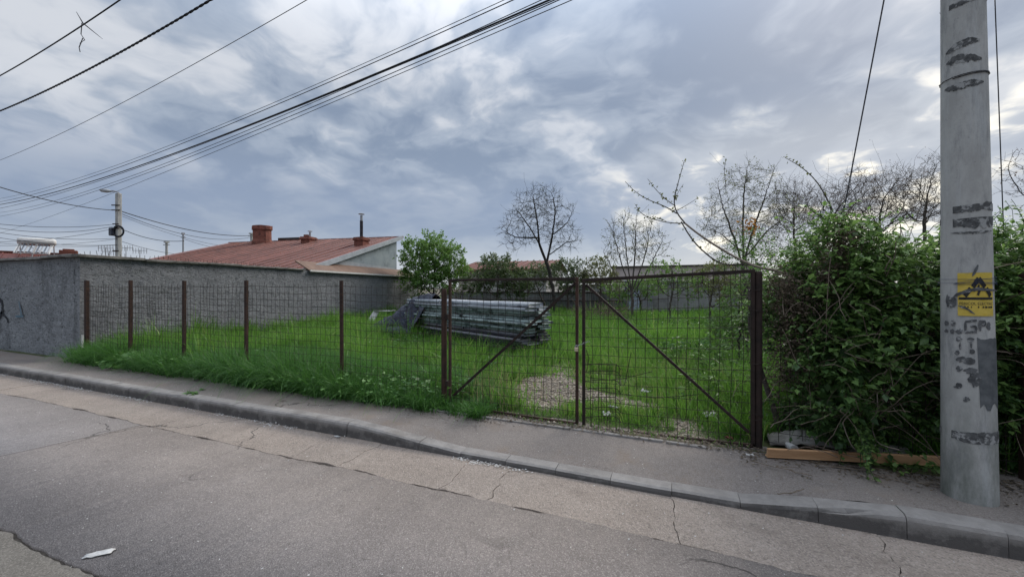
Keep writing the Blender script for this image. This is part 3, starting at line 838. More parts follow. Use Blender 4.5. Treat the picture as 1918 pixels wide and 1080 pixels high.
#@@WALL
# ------------------------------------------------------------------ boundary wall (L shaped, rough-cast)
def build_wall():
    t = empty('boundary_wall', (WALL_A[0], WALL_A[1], 0))
    tag(t, 'tall grey rough-cast wall round the corner at the left of the grass lot', 'wall')
    o = np.array((WALL_A[0], WALL_A[1]))
    H = 2.43

    def wall_sheet(name, a, b, top_a, top_b, thick_dir, mat, seg=0.045, amp=0.024):
        a = np.array(a, float); b = np.array(b, float)
        n = int(np.linalg.norm(b - a) / seg); mz = 54
        d = (b - a) / np.linalg.norm(b - a); nrm = np.array((d[1], -d[0]))
        s = np.linspace(0, 1, n + 1); zc = np.linspace(0, 1, mz + 1)
        S, Zf = np.meshgrid(s, zc)
        top = top_a + (top_b - top_a) * S
        Z = -0.05 + (top + 0.05) * Zf
        dist = S * np.linalg.norm(b - a)
        off = amp * 2 * (fbm(dist * 10.5, Z * 12.5, 81, 3) - 0.5) + 0.02 * (fbm(dist * 0.8, Z * 0.8, 83) - 0.5)
        off[:, 0] = 0; off[:, -1] = 0
        Vx = a[0] + (b - a)[0] * S + nrm[0] * off; Vy = a[1] + (b - a)[1] * S + nrm[1] * off
        V = np.stack([Vx.ravel(), Vy.ravel(), Z.ravel()], 1)
        w = n + 1
        ii = (np.arange(mz)[:, None] * w + np.arange(n)[None, :]).ravel()
        F = np.stack([ii, ii + 1, ii + w + 1, ii + w], 1)
        # back face
        k = len(V)
        b2 = b - np.array((0.15, 0)) if name == 'street_wall' else b
        bx = np.array([(*(a + thick_dir), -0.05), (*(b2 + thick_dir), -0.05), (*(b2 + thick_dir), top_b), (*(a + thick_dir), top_a)])
        V = np.concatenate([V, bx]); tl = mz * w; tr = mz * w + n
        F2 = np.array([(k, k + 3, k + 2, k + 1), (tl, tr, k + 2, k + 3)])
        V -= np.array((o[0], o[1], 0))
        return np_mesh(name, V, [F, F2], mat, t, smooth=False)
    td = np.array((-0.24, 0.0))
    wall_sheet('side_wall', WALL_A, WALL_B, H, H + 0.02, td, MAT['roughcast'])
    # the reveal under the lean-to is lower; street face
    wall_sheet('street_wall', (-34.0, WALL_A[1]), (WALL_A[0] - 0.0, WALL_A[1]), H, H, np.array((0, 0.24)), MAT['roughcast_street'], 0.07, 0.022)
    # coping slabs
    d = WALL_B - WALL_A; Lw = np.linalg.norm(d); d = d / Lw
    ang = math.atan2(d[1], d[0])
    s = -0.12
    while s < 6.65:
        e = min(s + 1.35, 6.75)
        c = d * (s + e) / 2 + np.array((-0.10, 0))
        m = MB(); m.box((c[0], c[1], H + 0.035 + rng.normal(0, .004)), (e - s - 0.008, 0.40, 0.065), rz=ang, jit=0.006)
        m.build('coping_slab', MAT['coping'], t, bevel=0.01); s = e
    xx = -0.20
    while xx > -20:
        m = MB(); m.box((xx - 0.68, 0.10, H + 0.036 + rng.normal(0, .004)), (1.35, 0.40, 0.065), jit=0.006)
        m.build('coping_slab', MAT['coping'], t, bevel=0.01); xx -= 1.358
    m = MB()
    for q in np.arange(0.15, 6.6, 0.11):
        c = d * q + np.array((-0.12, 0)) + rng.normal(0, 0.015, 2)
        hh = rng.uniform(0.06, 0.12)
        m.tube([(c[0], c[1], H + 0.06), (c[0] + rng.normal(0, .012), c[1] + rng.normal(0, .012), H + 0.07 + hh)], 0.005, 4)
    for q in np.arange(0.3, 5, 0.12):
        m.tube([(-q, 0.12, H + 0.06), (-q + rng.normal(0, .012), 0.12, H + 0.07 + rng.uniform(0.03, 0.07))], 0.005, 4)
    m.build('wall_spikes', MAT['rust_dark'], t)
    # spray marks on the street face
    def stroke(name, pts, w, mat):
        pts = np.array(pts, float); n = len(pts)
        tt = np.linspace(0, n - 1, n * 6)
        X = np.interp(tt, range(n), pts[:, 0]); Z = np.interp(tt, range(n), pts[:, 1])
        k = np.ones(5) / 5
        X[2:-2] = np.convolve(X, k, 'valid'); Z[2:-2] = np.convolve(Z, k, 'valid')
        dx = np.gradient(X); dz = np.gradient(Z); l = np.hypot(dx, dz) + 1e-6
        ww = w * (0.7 + 0.6 * rng.random(len(X))) / 2
        y = np.full(len(X), -0.026)
        V = np.concatenate([np.stack([X - dz / l * ww, y, Z + dx / l * ww], 1), np.stack([X + dz / l * ww, y, Z - dx / l * ww], 1)])
        i = np.arange(len(X) - 1); m_ = len(X)
        np_mesh(name, V, [np.stack([i, i + 1, m_ + i + 1, m_ + i], 1)], mat, t)
    def W(px, py):
        p = PYp(px, py, WALL_A[1]); return (p[0] - o[0], p[2])
    stroke('graffiti', [W(-30, 600), W(-14, 566), W(0, 556), W(7, 568), W(7, 582), W(2, 592), W(-8, 600)], 0.09, MAT['graffiti'])
    stroke('graffiti', [W(4, 584), W(10, 590), W(17, 597), W(17, 604)], 0.06, MAT['graffiti'])
    stroke('graffiti', [W(2, 596), W(2.5, 612), W(3, 622)], 0.03, MAT['graffiti'])
    stroke('graffiti', [W(32, 592), W(47, 592)], 0.045, MAT['graffiti_blue'])
    stroke('graffiti', [W(38, 564), W(41, 578), W(43, 590)], 0.06, MAT['graffiti_blue'])
    return t


build_wall()

#@@HOUSE
# ------------------------------------------------------------------ red-roofed house behind the wall
def build_house():
    ang = math.atan2(WALL_B[1] - WALL_A[1], WALL_B[0] - WALL_A[0]) - math.pi / 2
    y0 = 12.1; ox = wall_x(y0) - 0.62
    t = empty('red_roof_house', (ox, y0, 0), ang)
    tag(t, 'long house with rusty red standing seam roof and blue-grey gable behind the wall', 'house')
    zr = lambda y: 2.58 + 0.298 * y
    X0 = -12.9; YA, YB = -1.9, 7.5
    m = MB()
    pr = [(YA + 0.3, 0.0), (YB - 0.35, 0.0), (YB - 0.35, zr(YB - 0.35) - 0.10), (YA + 0.3, zr(YA + 0.3) - 0.10)]
    V = [(0.0, y, z) for y, z in pr] + [(X0 + 0.3, y, z) for y, z in pr]
    m.add(V, [(0, 1, 2, 3), (7, 6, 5, 4), (0, 4, 5, 1), (1, 5, 6, 2), (2, 6, 7, 3), (3, 7, 4, 0)])
    m.build('wall', MAT['bluewall'], t)
    rf = MB()
    th = 0.05
    V = [(x, y, zr(y) - d) for x in (X0, 0.14) for y in (YA, YB) for d in (0.0, th)]
    rf.add(V, [(0, 1, 3, 2), (4, 6, 7, 5), (0, 4, 5, 1), (2, 3, 7, 6), (0, 2, 6, 4), (1, 5, 7, 3)])
    roof = rf.build('roof', MAT['roof'], t)
    w = 0.545; x = 0.14 - w; i = 0
    while x > X0:
        p = MB(); zo = 0.012 + rng.normal(0, 0.004)
        A, B = YA - 0.02, YB + 0.01
        prof = [(0.0, 0.0), (w - 0.05, 0.0), (w - 0.035, 0.045), (w - 0.012, 0.045), (w - 0.004, 0.0)]
        V = [(x + a, y, zr(y) + zo + b) for y in (A, B) for a, b in prof]
        k = len(prof); F = [(j, j + 1, k + j + 1, k + j) for j in range(k - 1)]
        p.add(V, F); p.build('roof_panel', MAT['roof'], roof); x -= w
    f = MB()
    f.bar((0.175, YA, zr(YA) - 0.03), (0.175, YB + 0.05, zr(YB + 0.05) - 0.03), 0.05, 0.22)
    f.build('fascia', MAT['fascia'], t)
    f = MB(); f.bar((X0, YB + 0.06, zr(YB) + 0.01), (0.2, YB + 0.06, zr(YB) + 0.01), 0.09, 0.10); f.build('ridge_cap', MAT['roof'], t)
    # chimneys
    def local(px, py, ylocal):
        # the point at roof depth ylocal on the ray of the picture column px
        ca, sa = math.cos(ang), math.sin(ang)
        a = math.atan((px - 959.0) / FPX) - YAW
        dx, dy = math.sin(a), math.cos(a)
        # local coords of ray: rotate by -ang
        lx = lambda s: (s * dx - ox) * ca + (s * dy - y0) * sa
        ly = lambda s: -(s * dx - ox) * sa + (s * dy - y0) * ca
        s = 20.0
        for _ in range(40):
            s += (ylocal - ly(s)) * 0.8
        return lx(s)
    cx = local(491, 0, 7.1); c = MB()
    zb = zr(7.1) - 0.15
    rr = np.random.default_rng(4)
    V = []; F = []
    for zz, hw in ((0, 0.62), (0.22, 0.60), (0.35, 0.55), (0.95, 0.54), (0.98, 0.60), (1.22, 0.60), (1.24, 0.56)):
        for a in range(12):
            an = a / 12 * 2 * math.pi
            q = 1 / max(abs(math.cos(an)), abs(math.sin(an))) ** 0.55
            V.append((cx + hw * q * math.cos(an) + rr.normal(0, .012), 7.1 + hw * 0.8 * q * math.sin(an), zb + zz + rr.normal(0, .012)))
    for j in range(6):
        for a in range(12): F.append((j * 12 + a, j * 12 + (a + 1) % 12, j * 12 + 12 + (a + 1) % 12, j * 12 + 12 + a))
    F.append(tuple(72 + a for a in range(12)))
    c.add(V, F); ch = c.build('chimney', MAT['chimney'], t)
    ch['label'] = 'tall cracked red plaster chimney at the roof end'
    m = MB(); m.tube([(cx + 0.62, 6.75, zb + 0.5), (cx + 0.75, 6.6, zb + 0.55), (cx + 0.75, 6.6, zb + 0.72)], 0.02, 5); m.build('bracket', MAT['rust_dark'], ch)
    # parapet piece beside it
    m = MB(); m.box((cx + 1.7, 7.75, zr(7.5) + 0.10), (2.1, 0.1, 0.3)); m.build('parapet', MAT['darkroof'], t)
    for px, yl, hw, hh, pipe in ((578, 6.6, 0.36, 0.36, 0.0), (677, 5.2, 0.33, 0.42, 1.35)):
        cx = local(px, 0, yl); zb = zr(yl) - 0.15; c = MB()
        c.box((cx, yl, zb + (hh + .1) / 2), (hw * 1.7, hw * 1.7, hh + 0.1), jit=.01); c.box((cx, yl, zb + hh + 0.02), (hw * 2.05, hw * 2.05, 0.11), jit=.012)
        c.box((cx, yl, zb + hh + 0.10), (hw * 1.8, hw * 1.8, 0.06), jit=.012)
        ch = c.build('chimney', MAT['chimney'], t, bevel=0.015)
        p = MB()
        if pipe:
            p.tube([(cx, yl, zb + hh), (cx, yl, zb + hh + pipe * 0.78)], 0.085, 8); p.build('flue_pipe', MAT['board_dark'], ch)
            p = MB(); p.tube([(cx, yl, zb + hh + pipe * 0.78), (cx, yl, zb + hh + pipe)], 0.07, 8); p.lathe([(0.16, 0), (0.17, 0.02), (0.02, 0.07)], (cx, yl, zb + hh + pipe + 0.06), 10)
            p.build('flue_cap', MAT['galv'], ch)
        else:
            p.box((cx - 0.12, yl, zb + hh + 0.2), (0.26, 0.26, 0.14)); p.build('chimney_pot', MAT['chimney'], ch)
            p = MB(); p.tube([(cx + 0.1, yl, zb + hh), (cx + 0.1, yl, zb + hh + 0.42)], 0.055, 8); p.lathe([(0.13, 0), (0.14, 0.02), (0.02, 0.09)], (cx + .1, yl, zb + hh + 0.46), 10)
            p.build('flue_cap', MAT['galv'], ch)
    # lean-to strip roof between the gable and the boundary wall
    m = MB()
    V = []
    for y, o_ in ((-0.65, 0), (YB + 1.0, 0)):
        V += [(-0.02, y, 2.86), (0.72, y, 2.44), (0.72, y, 2.40), (-0.02, y, 2.80)]
    m.add(V, [(3, 2, 1, 0), (4, 5, 6, 7), (0, 1, 5, 4), (1, 2, 6, 5), (2, 3, 7, 6), (3, 0, 4, 7)])
    lt = m.build('lean_to_roof', MAT['brownroof'], t)
    m = MB(); m.bar((0.745, -0.7, 2.435), (0.745, YB + 1.05, 2.435), 0.04, 0.07); m.build('drip_edge', MAT['whitetrim'], lt)
    m = MB()
    m.add([(0.012, 2.0, 3.05), (0.012, YB - .6, 2.92), (0.012, YB - .6, 2.84), (0.012, 2.0, 2.84)], [(0, 1, 2, 3)])
    m.build('flashing', MAT['fascia'], lt)
    return t


build_house()


def far_left_house():
    # low red roof over the street wall, with a solar water heater on it
    R0, R1 = P(-170, 465, 21.6), P(150, 478, 26.0); zt = 3.92; Yd = (R0[1] + R1[1]) / 2
    d = (R1 - R0)[:2]; Lh = np.linalg.norm(d); d /= Lh; ang = math.atan2(d[1], d[0])
    t = empty('low_red_house', (R0[0], R0[1], 0), ang); tag(t, 'low house with faded red roof showing over the left end of the wall', 'house')
    m = MB(); m.box((Lh / 2 - .6, 0.3, 1.3), (Lh - 2.4, 4.6, 2.6)); m.build('wall', MAT['palewall'], t)
    r = MB(); r.add([(0, -3, zt - 1.25), (Lh + .2, -3, zt - 1.25), (Lh - .0, 0, zt), (0, 0, zt), (Lh - 3.2, 3.2, zt - 1.3), (0, 3.2, zt - 1.3)], [(0, 1, 2, 3), (3, 2, 4, 5)])
    rf = r.build('roof', MAT['roof_far'], t)
    for xx in np.arange(0.2, Lh, 0.6):
        q = MB(); q.bar((xx, -3, zt - 1.235), (xx, -.05, zt + .0), 0.05, 0.05); q.build('roof_seam', MAT['roof_far'], rf)
    m = MB(); m.bar((0, 0, zt + 0.03), (Lh, 0, zt + 0.03), 0.3, 0.10); m.build('ridge_cap', MAT['chimney'], rf)
    c = MB(); c.box((Lh - .5, 0, zt + 0.12), (0.8, 0.6, 0.30)); c.box((Lh - .5, 0, zt + 0.31), (0.5, 0.45, 0.10)); c.build('chimney', MAT['chimney'], rf, bevel=.02)
    # heater
    base = P(68, 475, 24.2); p = P(68, 455, 24.2)
    h = empty('solar_water_heater', (base[0], base[1], base[2]), ang); tag(h, 'white solar water heater tank and tube rack on the low red roof', 'water heater')
    H = p[2] - base[2]; w = 1.35
    tk = MB(); tk.tube([(-w / 2 - .1, 0.3, H + .10), (-w / 2, 0.3, H + .10), (w / 2, 0.3, H + .10), (w / 2 + .1, 0.3, H + .10)], [0.16, 0.23, 0.23, 0.16], 12); tk.build('tank', MAT['whitetrim'], h, smooth=True)
    for i in range(9):
        xx = -w / 2 + 0.08 + i * (w - 0.16) / 8
        s = MB(); s.tube([(xx - .12, -0.55, 0.0), (xx, 0.25, H)], 0.035, 6); s.build('tube', MAT['glasstube'] if i % 2 else MAT['galv'], h)
    s = MB()
    for xx in (-w / 2, w / 2): s.bar((xx - .12, -0.6, -0.05), (xx, 0.3, H), 0.05, 0.05); s.bar((xx, .6, -0.2), (xx, 0.3, H), 0.05, 0.05)
    s.bar((w / 2 - .12, -0.6, -0.05), (-w / 2, 0.3, H), 0.04, 0.04); s.bar((-w / 2 - .12, -.6, -.02), (w / 2 - .12, -.6, -.02), .05, .05)
    s.bar((-.2, -.62, -.5), (0.1, -.5, H * .8), .05, .05)
    s.build('stand', MAT['whitetrim'], h)


far_left_house()


#@@BACK
# ------------------------------------------------------------------ what stands at the back of the lot
def back_fence():
    t = empty('sheet_fence', (-8, 24.0, 0)); tag(t, 'weathered grey corrugated sheet fence across the back of the lot', 'fence')
    x = -14.9; i = 0
    while x < -2.6:
        w = 0.92; n = 24
        xs_ = np.linspace(0, w, n + 1); prof = 0.022 * np.sign(np.sin(xs_ / w * 2 * math.pi * 6)) * np.abs(np.sin(xs_ / w * 2 * math.pi * 6)) ** 0.6
        top = 1.50 + rng.normal(0, 0.03); lean = rng.normal(0, 0.02); sk = rng.normal(0, 0.01)
        zb = float(lot_z(np.array(x), np.array(24.0))) - 0.05
        V = np.concatenate([np.stack([x + xs_ + 8, prof + (0.012 if i % 2 else 0), np.full(n + 1, zb)], 1), np.stack([x + xs_ + 8 + sk, prof + lean + (0.012 if i % 2 else 0), top + sk * xs_], 1)])
        j = np.arange(n)
        np_mesh('sheet', V, [np.stack([j, j + 1, n + 2 + j, n + 1 + j], 1)], MAT['sheet'], t)
        x += 0.86; i += 1
    for x in np.arange(-14.6, -2.5, 2.0):
        m = MB(); m.box((x + 8, 0.10, 0.8), (0.08, 0.08, 1.7)); m.build('post', MAT['rust_dark'], t)
    m = MB(); m.bar((-14.9 + 8, -0.035, 1.47), (-2.6 + 8, -0.035, 1.47), 0.03, 0.06); m.bar((-14.9 + 8, -0.035, 0.98), (-2.6 + 8, -0.035, 0.98), 0.03, 0.05)
    m.build('rail', MAT['rust_dark'], t)
    # bluish sheets leaning beside it
    for k, (x, w, h, mat, lab) in enumerate(((-1.95, 0.62, 1.30, 'sheet_blue', 'narrow blue-grey metal sheet leaning at the lot end, left one of two'), (-1.22, 0.55, 1.42, 'sheet', 'narrow dark grey metal sheet leaning at the lot end, right one of two'))):
        m = MB(); m.box((x, 22.85, 0.33 + h / 2), (w, 0.03, h), rx=R(-6), ry=R(1.5 * k - 1)); tag(m.build('metal_sheet', MAT[mat], bevel=0.004), lab, 'sheet')
    t = empty('cement_wall', (1.2, 23.4, 0)); tag(t, 'low bare grey cement wall at the back right of the lot', 'wall')
    m = MB(); m.box((0.9, 0, 1.0), (7.6, 0.22, 2.05)); m.build('wall_body', MAT['greywall'], t, bevel=.01)
    m = MB(); m.box((0.9, 0, 2.06), (7.7, 0.32, 0.06)); m.build('coping', MAT['darkroof'], t)


back_fence()


def back_buildings():
    Yb = 29.0
    t = empty('maroon_roof_building', (-12.5, Yb, 0)); tag(t, 'pale low building with maroon sheet roof behind the grey fence', 'building')
    m = MB(); m.box((0, 2.5, 1.65), (7.2, 5, 3.3)); m.build('wall', MAT['palewall'], t)
    m = MB(); m.box((-3.1, -0.02, 1.6), (1.7, 0.2, 3.2)); m.build('wall_panel', MAT['pink'], t)
    m = MB(); m.add([(-4.0, -0.7, 3.25), (3.9, -0.7, 3.25), (3.9, 3, 4.1), (-4.0, 3, 4.1), (-4.0, -0.7, 3.12), (3.9, -0.7, 3.12), (3.9, 6, 3.2), (-4, 6, 3.2)], [(0, 1, 2, 3), (4, 5, 1, 0), (3, 2, 6, 7)])
    r = m.build('roof', MAT['roof'], t)
    for x in np.arange(-3.9, 3.9, 0.55):
        p = MB(); p.bar((x, -0.71, 3.275), (x, 3, 4.125), 0.05, 0.05); p.build('roof_seam', MAT['roof'], r)
    for x in (0.2, 2.0):
        p = MB(); p.box((x, -0.02, 2.35), (0.9, 0.10, 1.1)); w = p.build('window', MAT['whitetrim'], t); p = MB(); p.box((x, -0.05, 2.35), (0.76, 0.08, 0.95)); p.build('pane', MAT['glasstube'], w)
    t = empty('pink_flat_building', (0.6, 27.0, 0)); tag(t, 'long pinkish flat-roofed building behind the right end of the lot', 'building')
    m = MB(); m.box((0, 3, 1.55), (8.6, 6, 3.1)); m.build('wall', MAT['pink'], t)
    m = MB(); m.box((0, 3.0, 3.15), (8.8, 6.2, 0.10)); m.build('roof', MAT['darkroof'], t)
    for x in (-3.0, -0.6, 1.9):
        p = MB(); p.box((x, -0.01, 1.75), (1.1, 0.08, 1.1)); w = p.build('window', MAT['whitetrim'], t); p = MB(); p.box((x, -0.04, 1.75), (0.94, 0.06, 0.94)); p.build('pane', MAT['glasstube'], w)
    t = empty('dark_roof_shed', (-5.6, 27.6, 0)); tag(t, 'low pale shed with dark flat roof left of the pink building', 'shed')
    m = MB(); m.box((0, 1.5, 1.0), (3.2, 3, 2.0)); m.build('wall', MAT['palewall'], t)
    m = MB(); m.box((0, 1.4, 2.28), (3.7, 3.6, 0.3)); m.build('roof', MAT['darkroof'], t)


back_buildings()


#@@STACK
# ------------------------------------------------------------------ stack of boards, tarp
def board_stack():
    a = G(758, 628, 0.2)[:2]; b = G(985, 668, 0.2)[:2]
    d = b - a; Ls = np.linalg.norm(d); d /= Ls; ang = math.atan2(d[1], d[0])
    t = empty('board_stack', (a[0], a[1], 0.15), ang)
    tag(t, 'long stack of pale and blackened boards lying in the grass behind the gate', 'stack')
    rr = np.random.default_rng(8)
    rows = []; z_ = 0.0
    for mat, n_, h_ in (('board_dark', 4, .068), ('board_grey', 2, .062), ('board_dark', 1, .05), ('board_grey', 1, .058), ('board_pale', 8, .058), ('board_lav', 2, .085)):
        for _ in range(n_): rows.append((z_, h_, mat)); z_ += h_ + 0.006
    for i, (z, h, mat) in enumerate(rows):
        for j in range(2):     # boards across the depth
            x0 = rr.uniform(-0.1, 0.1); y = 0.25 + j * 0.42 + rr.normal(0, .025)
            cut = rr.uniform(0.30, 0.7) * Ls
            for s, e in ((x0, cut - 0.006), (cut + 0.006, Ls + rr.uniform(-0.25, 0.05))):
                n = 10; xs_ = np.linspace(s, e, n)
                sag = 0.006 * np.sin((xs_ - s) / (e - s) * math.pi + rr.uniform(0, 3)) + rr.normal(0, .003)
                yy = y + rr.normal(0, .022) + 0.006 * np.sin(xs_ * 2 + i); w = 0.19
                V = np.concatenate([np.stack([xs_, np.broadcast_to(yy, n) + q * w, z + sag + zz], 1) for q, zz in ((-1, 0.0), (1, 0.0), (1, h - 0.004), (-1, h - 0.004))])
                k = np.arange(n - 1); F = [np.stack([r_ * n + k, r_ * n + k + 1, ((r_ + 1) % 4) * n + k + 1, ((r_ + 1) % 4) * n + k], 1) for r_ in range(4)]
                F.append(np.array([(0, 3 * n, 2 * n, n), (n - 1, 2 * n - 1, 3 * n - 1, 4 * n - 1)]))
                np_mesh('board', V, F, MAT[mat], t)
    # tarp thrown over the left end: a creased sheet falling to the ground
    nx_, ny_ = 70, 44
    u = np.linspace(0, 1, nx_); v = np.linspace(0, 1, ny_)
    U, Vv = np.meshgrid(u, v)
    X = -2.1 + 3.25 * U
    top = np.interp(U, [0, 0.16, 0.34, 0.52, 0.72, 0.86, 1], [0.05, 0.50, 0.66, 1.10, 1.36, 1.38, 1.34])
    # v: 0 front hem .. 0.5 ridge .. 1 back hem
    f = 1 - np.abs(Vv * 2 - 1) ** 1.7
    Y = -0.40 + 1.75 * Vv - 0.3 * (1 - U) + 0.16 * np.sin(U * 30 + Vv * 3) * (1 - f) * 0.7
    Z = top * f + 0.22 * (fbm(X * 3.2, Vv * 6 + 3, 91) - 0.5) * (0.3 + f) + 0.05 * np.sin(U * 40 + fbm(X * 2, Vv * 4, 5) * 7) * (1 - f)
    Y += 0.30 * (fbm(X * 4, Vv * 5, 95) - 0.5)
    Z = np.maximum(Z, 0.01 + 0.03 * fbm(X * 7, Vv * 7, 3))
    tp = empty('tarp', (a[0], a[1], 0.17), ang)
    tag(tp, 'creased dark blue tarp thrown over the left end of the board stack', 'tarp')
    ii = (np.arange(ny_ - 1)[:, None] * nx_ + np.arange(nx_ - 1)[None, :]).ravel()
    np_mesh('tarp_sheet', np.stack([X.ravel(), Y.ravel(), Z.ravel()], 1), [np.stack([ii, ii + 1, ii + nx_ + 1, ii + nx_], 1)], MAT['tarp'], tp, smooth=True)
    # black bag spilling from under it
    s = 22; k = 14; V = []
    for i in range(s + 1):
        th = math.pi * i / s
        for j in range(k):
            ph = 2 * math.pi * j / k
            r_ = 1 + 0.28 * (vnoise(np.array(i * 0.7), np.array(j * 0.9), 4) - 0.5)
            V.append((0.1 + 0.75 * r_ * math.cos(th), -0.45 + 0.30 * r_ * math.sin(th) * math.cos(ph), 0.03 + max(0, 0.22 * r_ * math.sin(th) * math.sin(ph) + 0.12)))
    F = [(i * k + j, i * k + (j + 1) % k, i * k + k + (j + 1) % k, i * k + k + j) for i in range(s) for j in range(k)]
    m = MB(); m.add(V, F); tag(m.build('plastic_bag', MAT['tarp'], smooth=True), 'crumpled black plastic bag at the front foot of the tarp', 'bag').location = (a[0], a[1], 0.17)
    bpy.context.view_layer.update()
    # white board leaning on the tarp and a plank on top
    w = G(693, 609, 0.2)
    m = MB(); m.add([(-.24, -.12, 0), (.16, -.12, 0), (.30, .22, .62), (-.02, .22, .60), (-.24, -.09, 0), (.16, -.09, 0), (.30, .25, .62), (-.02, .25, .60)], [(0, 1, 2, 3), (7, 6, 5, 4), (0, 4, 5, 1), (1, 5, 6, 2), (2, 6, 7, 3), (3, 7, 4, 0)])
    o = m.build('white_board', MAT['foam']); o.location = (w[0], w[1], 0.17); tag(o, 'dirty white board leaning at the left end of the tarp', 'board')
    m = MB(); m.box((0, 0, 0), (1.15, 0.28, 0.05), rz=ang + 0.15, ry=-.05, jit=.01); o = m.build('short_plank', MAT['foam'], bevel=.005)
    o.location = (w[0] + 0.62, w[1] + 0.15, 0.17 + 0.64); tag(o, 'short pale plank lying across the top of the leaning white board', 'plank')


board_stack()

#@@FENCE
# ------------------------------------------------------------------ wire mesh fence and gate
def depth_of(x, y): return -x * SY + y * CY


POSTS = [-12.19, -10.45, -8.63, -6.86, -4.68, -2.865]
PTOPS = [1.91, 1.90, 1.88, 1.87, 1.85, 1.73]


def mesh_lines(x0, x1, z0, ztop_a, ztop_b, y, step=0.1, wob=0.004, tips=0.06, sagx=0.0, seed=0, missing=0.02, bulge=0.03):
    """lines of a welded mesh panel with the sway of an old one"""
    r = np.random.default_rng(seed); lines = []

    def warp(p):
        x, z = p[:, 0], p[:, 1]
        return np.stack([x + wob * 2.2 * np.sin(z * 4 + x * 3 + seed), y + bulge * (fbm(x * 1.3 + seed, z * 1.3, 7) - 0.5) * 2 + 0 * x, z + wob * 2.4 * np.sin(x * 2.6 + seed * 1.7) + wob * np.sin(x * 9 + seed)], 1)
    n = int(round((x1 - x0) / step)); 
    for i in range(1, n):
        if r.random() < missing: continue
        x = x0 + (x1 - x0) * i / n
        zt = ztop_a + (ztop_b - ztop_a) * i / n + tips * r.uniform(0.2, 1.1)
        zz = np.linspace(z0 - 0.03, zt, 14)
        xx = x + sagx * r.normal(0, 1) * np.sin((zz - z0) / (zt - z0) * math.pi) + r.normal(0, 0.003)
        P_ = warp(np.stack([xx, zz], 1))
        if tips: P_[-1, 0] += r.normal(0, 0.014)
        lines.append((P_, 0.0028))
    nz = int(round(((ztop_a + ztop_b) / 2 - z0) / 0.105))
    for k in range(nz + 1):
        f = k / nz
        xx = np.linspace(x0, x1, 16)
        zz = z0 + f * ((ztop_a + (ztop_b - ztop_a) * (xx - x0) / (x1 - x0)) - z0)
        lines.append((warp(np.stack([xx, zz], 1)), 0.0028))
    return lines


def lpost(x, z0, z1, y, s=0.05, th=0.008, mat='rust', name='post', parent=None, lean=0.0):
    m = MB()
    m.bar((x, y, z0), (x + lean, y, z1), s, th, up=(0, 1, 0))
    m.bar((x - s / 2 + th / 2, y + s / 2 + th / 2 - 0.001, z0), (x + lean - s / 2 + th / 2, y + s / 2 + th / 2 - 0.001, z1 - 0.002), th, s, up=(0, 1, 0))
    return m.build(name, MAT[mat], parent)


def build_fence():
    t = empty('mesh_fence', (0, 0, 0)); tag(t, 'rusty wire mesh fence on iron posts between the grey wall and the gate', 'fence')
    for i, (x, zt) in enumerate(zip(POSTS, PTOPS)):
        if i == len(POSTS) - 1: continue
        lpost(x, 0.05, zt, FENY, 0.06 if i else 0.08, 0.010, 'rust', 'post', t, lean=rng.normal(0, 0.012))
    for i in range(len(POSTS) - 1):
        x0, x1 = POSTS[i], POSTS[i + 1]
        zt0, zt1 = min(PTOPS[i], 1.84) - 0.08, min(PTOPS[i + 1], 1.84) - 0.08
        if i == len(POSTS) - 2: zt1 = 1.73
        tubes_mesh('wire_mesh', mesh_lines(x0, x1, 0.16, zt0, zt1, FENY - 0.035, 0.1, seed=i + 1, sagx=0.012, missing=0.03), MAT['wire'], t, sides=4)
    for i, x in enumerate(POSTS[:-1]):
        for z in (0.5, 1.0, 1.5):
            m = MB(); m.tube([(x - .04, FENY - .03, z), (x, FENY - .045, z + .01), (x + .04, FENY - .03, z - .01), (x + .02, FENY + .03, z), (x - .04, FENY - .02, z + .01)], 0.0025, 4); m.build('tie_wire', MAT['wire'], t)
    # short white stub lower on the first post
    m = MB(); m.box((POSTS[0] + 0.01, FENY - 0.05, 0.55), (0.05, 0.03, 0.30)); m.build('pale_plate', MAT['foam'], t)

    g = empty('gate_post', (POSTS[-1], FENY, 0)); tag(g, 'stout rusty left gate post standing in the grass', 'post')
    m = MB(); m.lathe([(0.038, 0.0), (0.038, 1.70), (0.03, 1.73)], (0, 0, 0.0), 12); m.build('post_body', MAT['rust'], g, smooth=False)
    m = MB()
    for z in (0.45, 1.35): m.box((0.045, 0, z), (0.05, 0.05, 0.07))
    m.build('hinge', MAT['rust_dark'], g)
    # right: double post
    g = empty('gate_post', (0.80, FENY, 0)); tag(g, 'thick double iron gate post at the hedge side of the gate', 'post')
    m = MB(); m.lathe([(0.036, 0.0), (0.036, 1.88), (0.030, 1.90)], (0.012, 0, 0), 14); m.build('post_body', MAT['rust_dark'], g)
    m = MB(); m.lathe([(0.022, 0.0), (0.022, 1.86), (0.018, 1.88)], (-0.03, 0.04, 0), 10); m.build('post_pipe', MAT['rust_dark'], g)
    m = MB()
    for z, s in ((0.42, 1), (0.46, -1), (0.98, 1), (1.5, -1), (1.72, 1)):
        a = np.linspace(0, 2 * math.pi, 18)
        m.tube(np.stack([-0.005 + 0.062 * np.cos(a), 0.02 + 0.066 * np.sin(a), z + s * 0.012 * np.sin(a + 1)], 1), 0.004, 5)
    m.build('binding_wire', MAT['wire'], g)


build_fence()


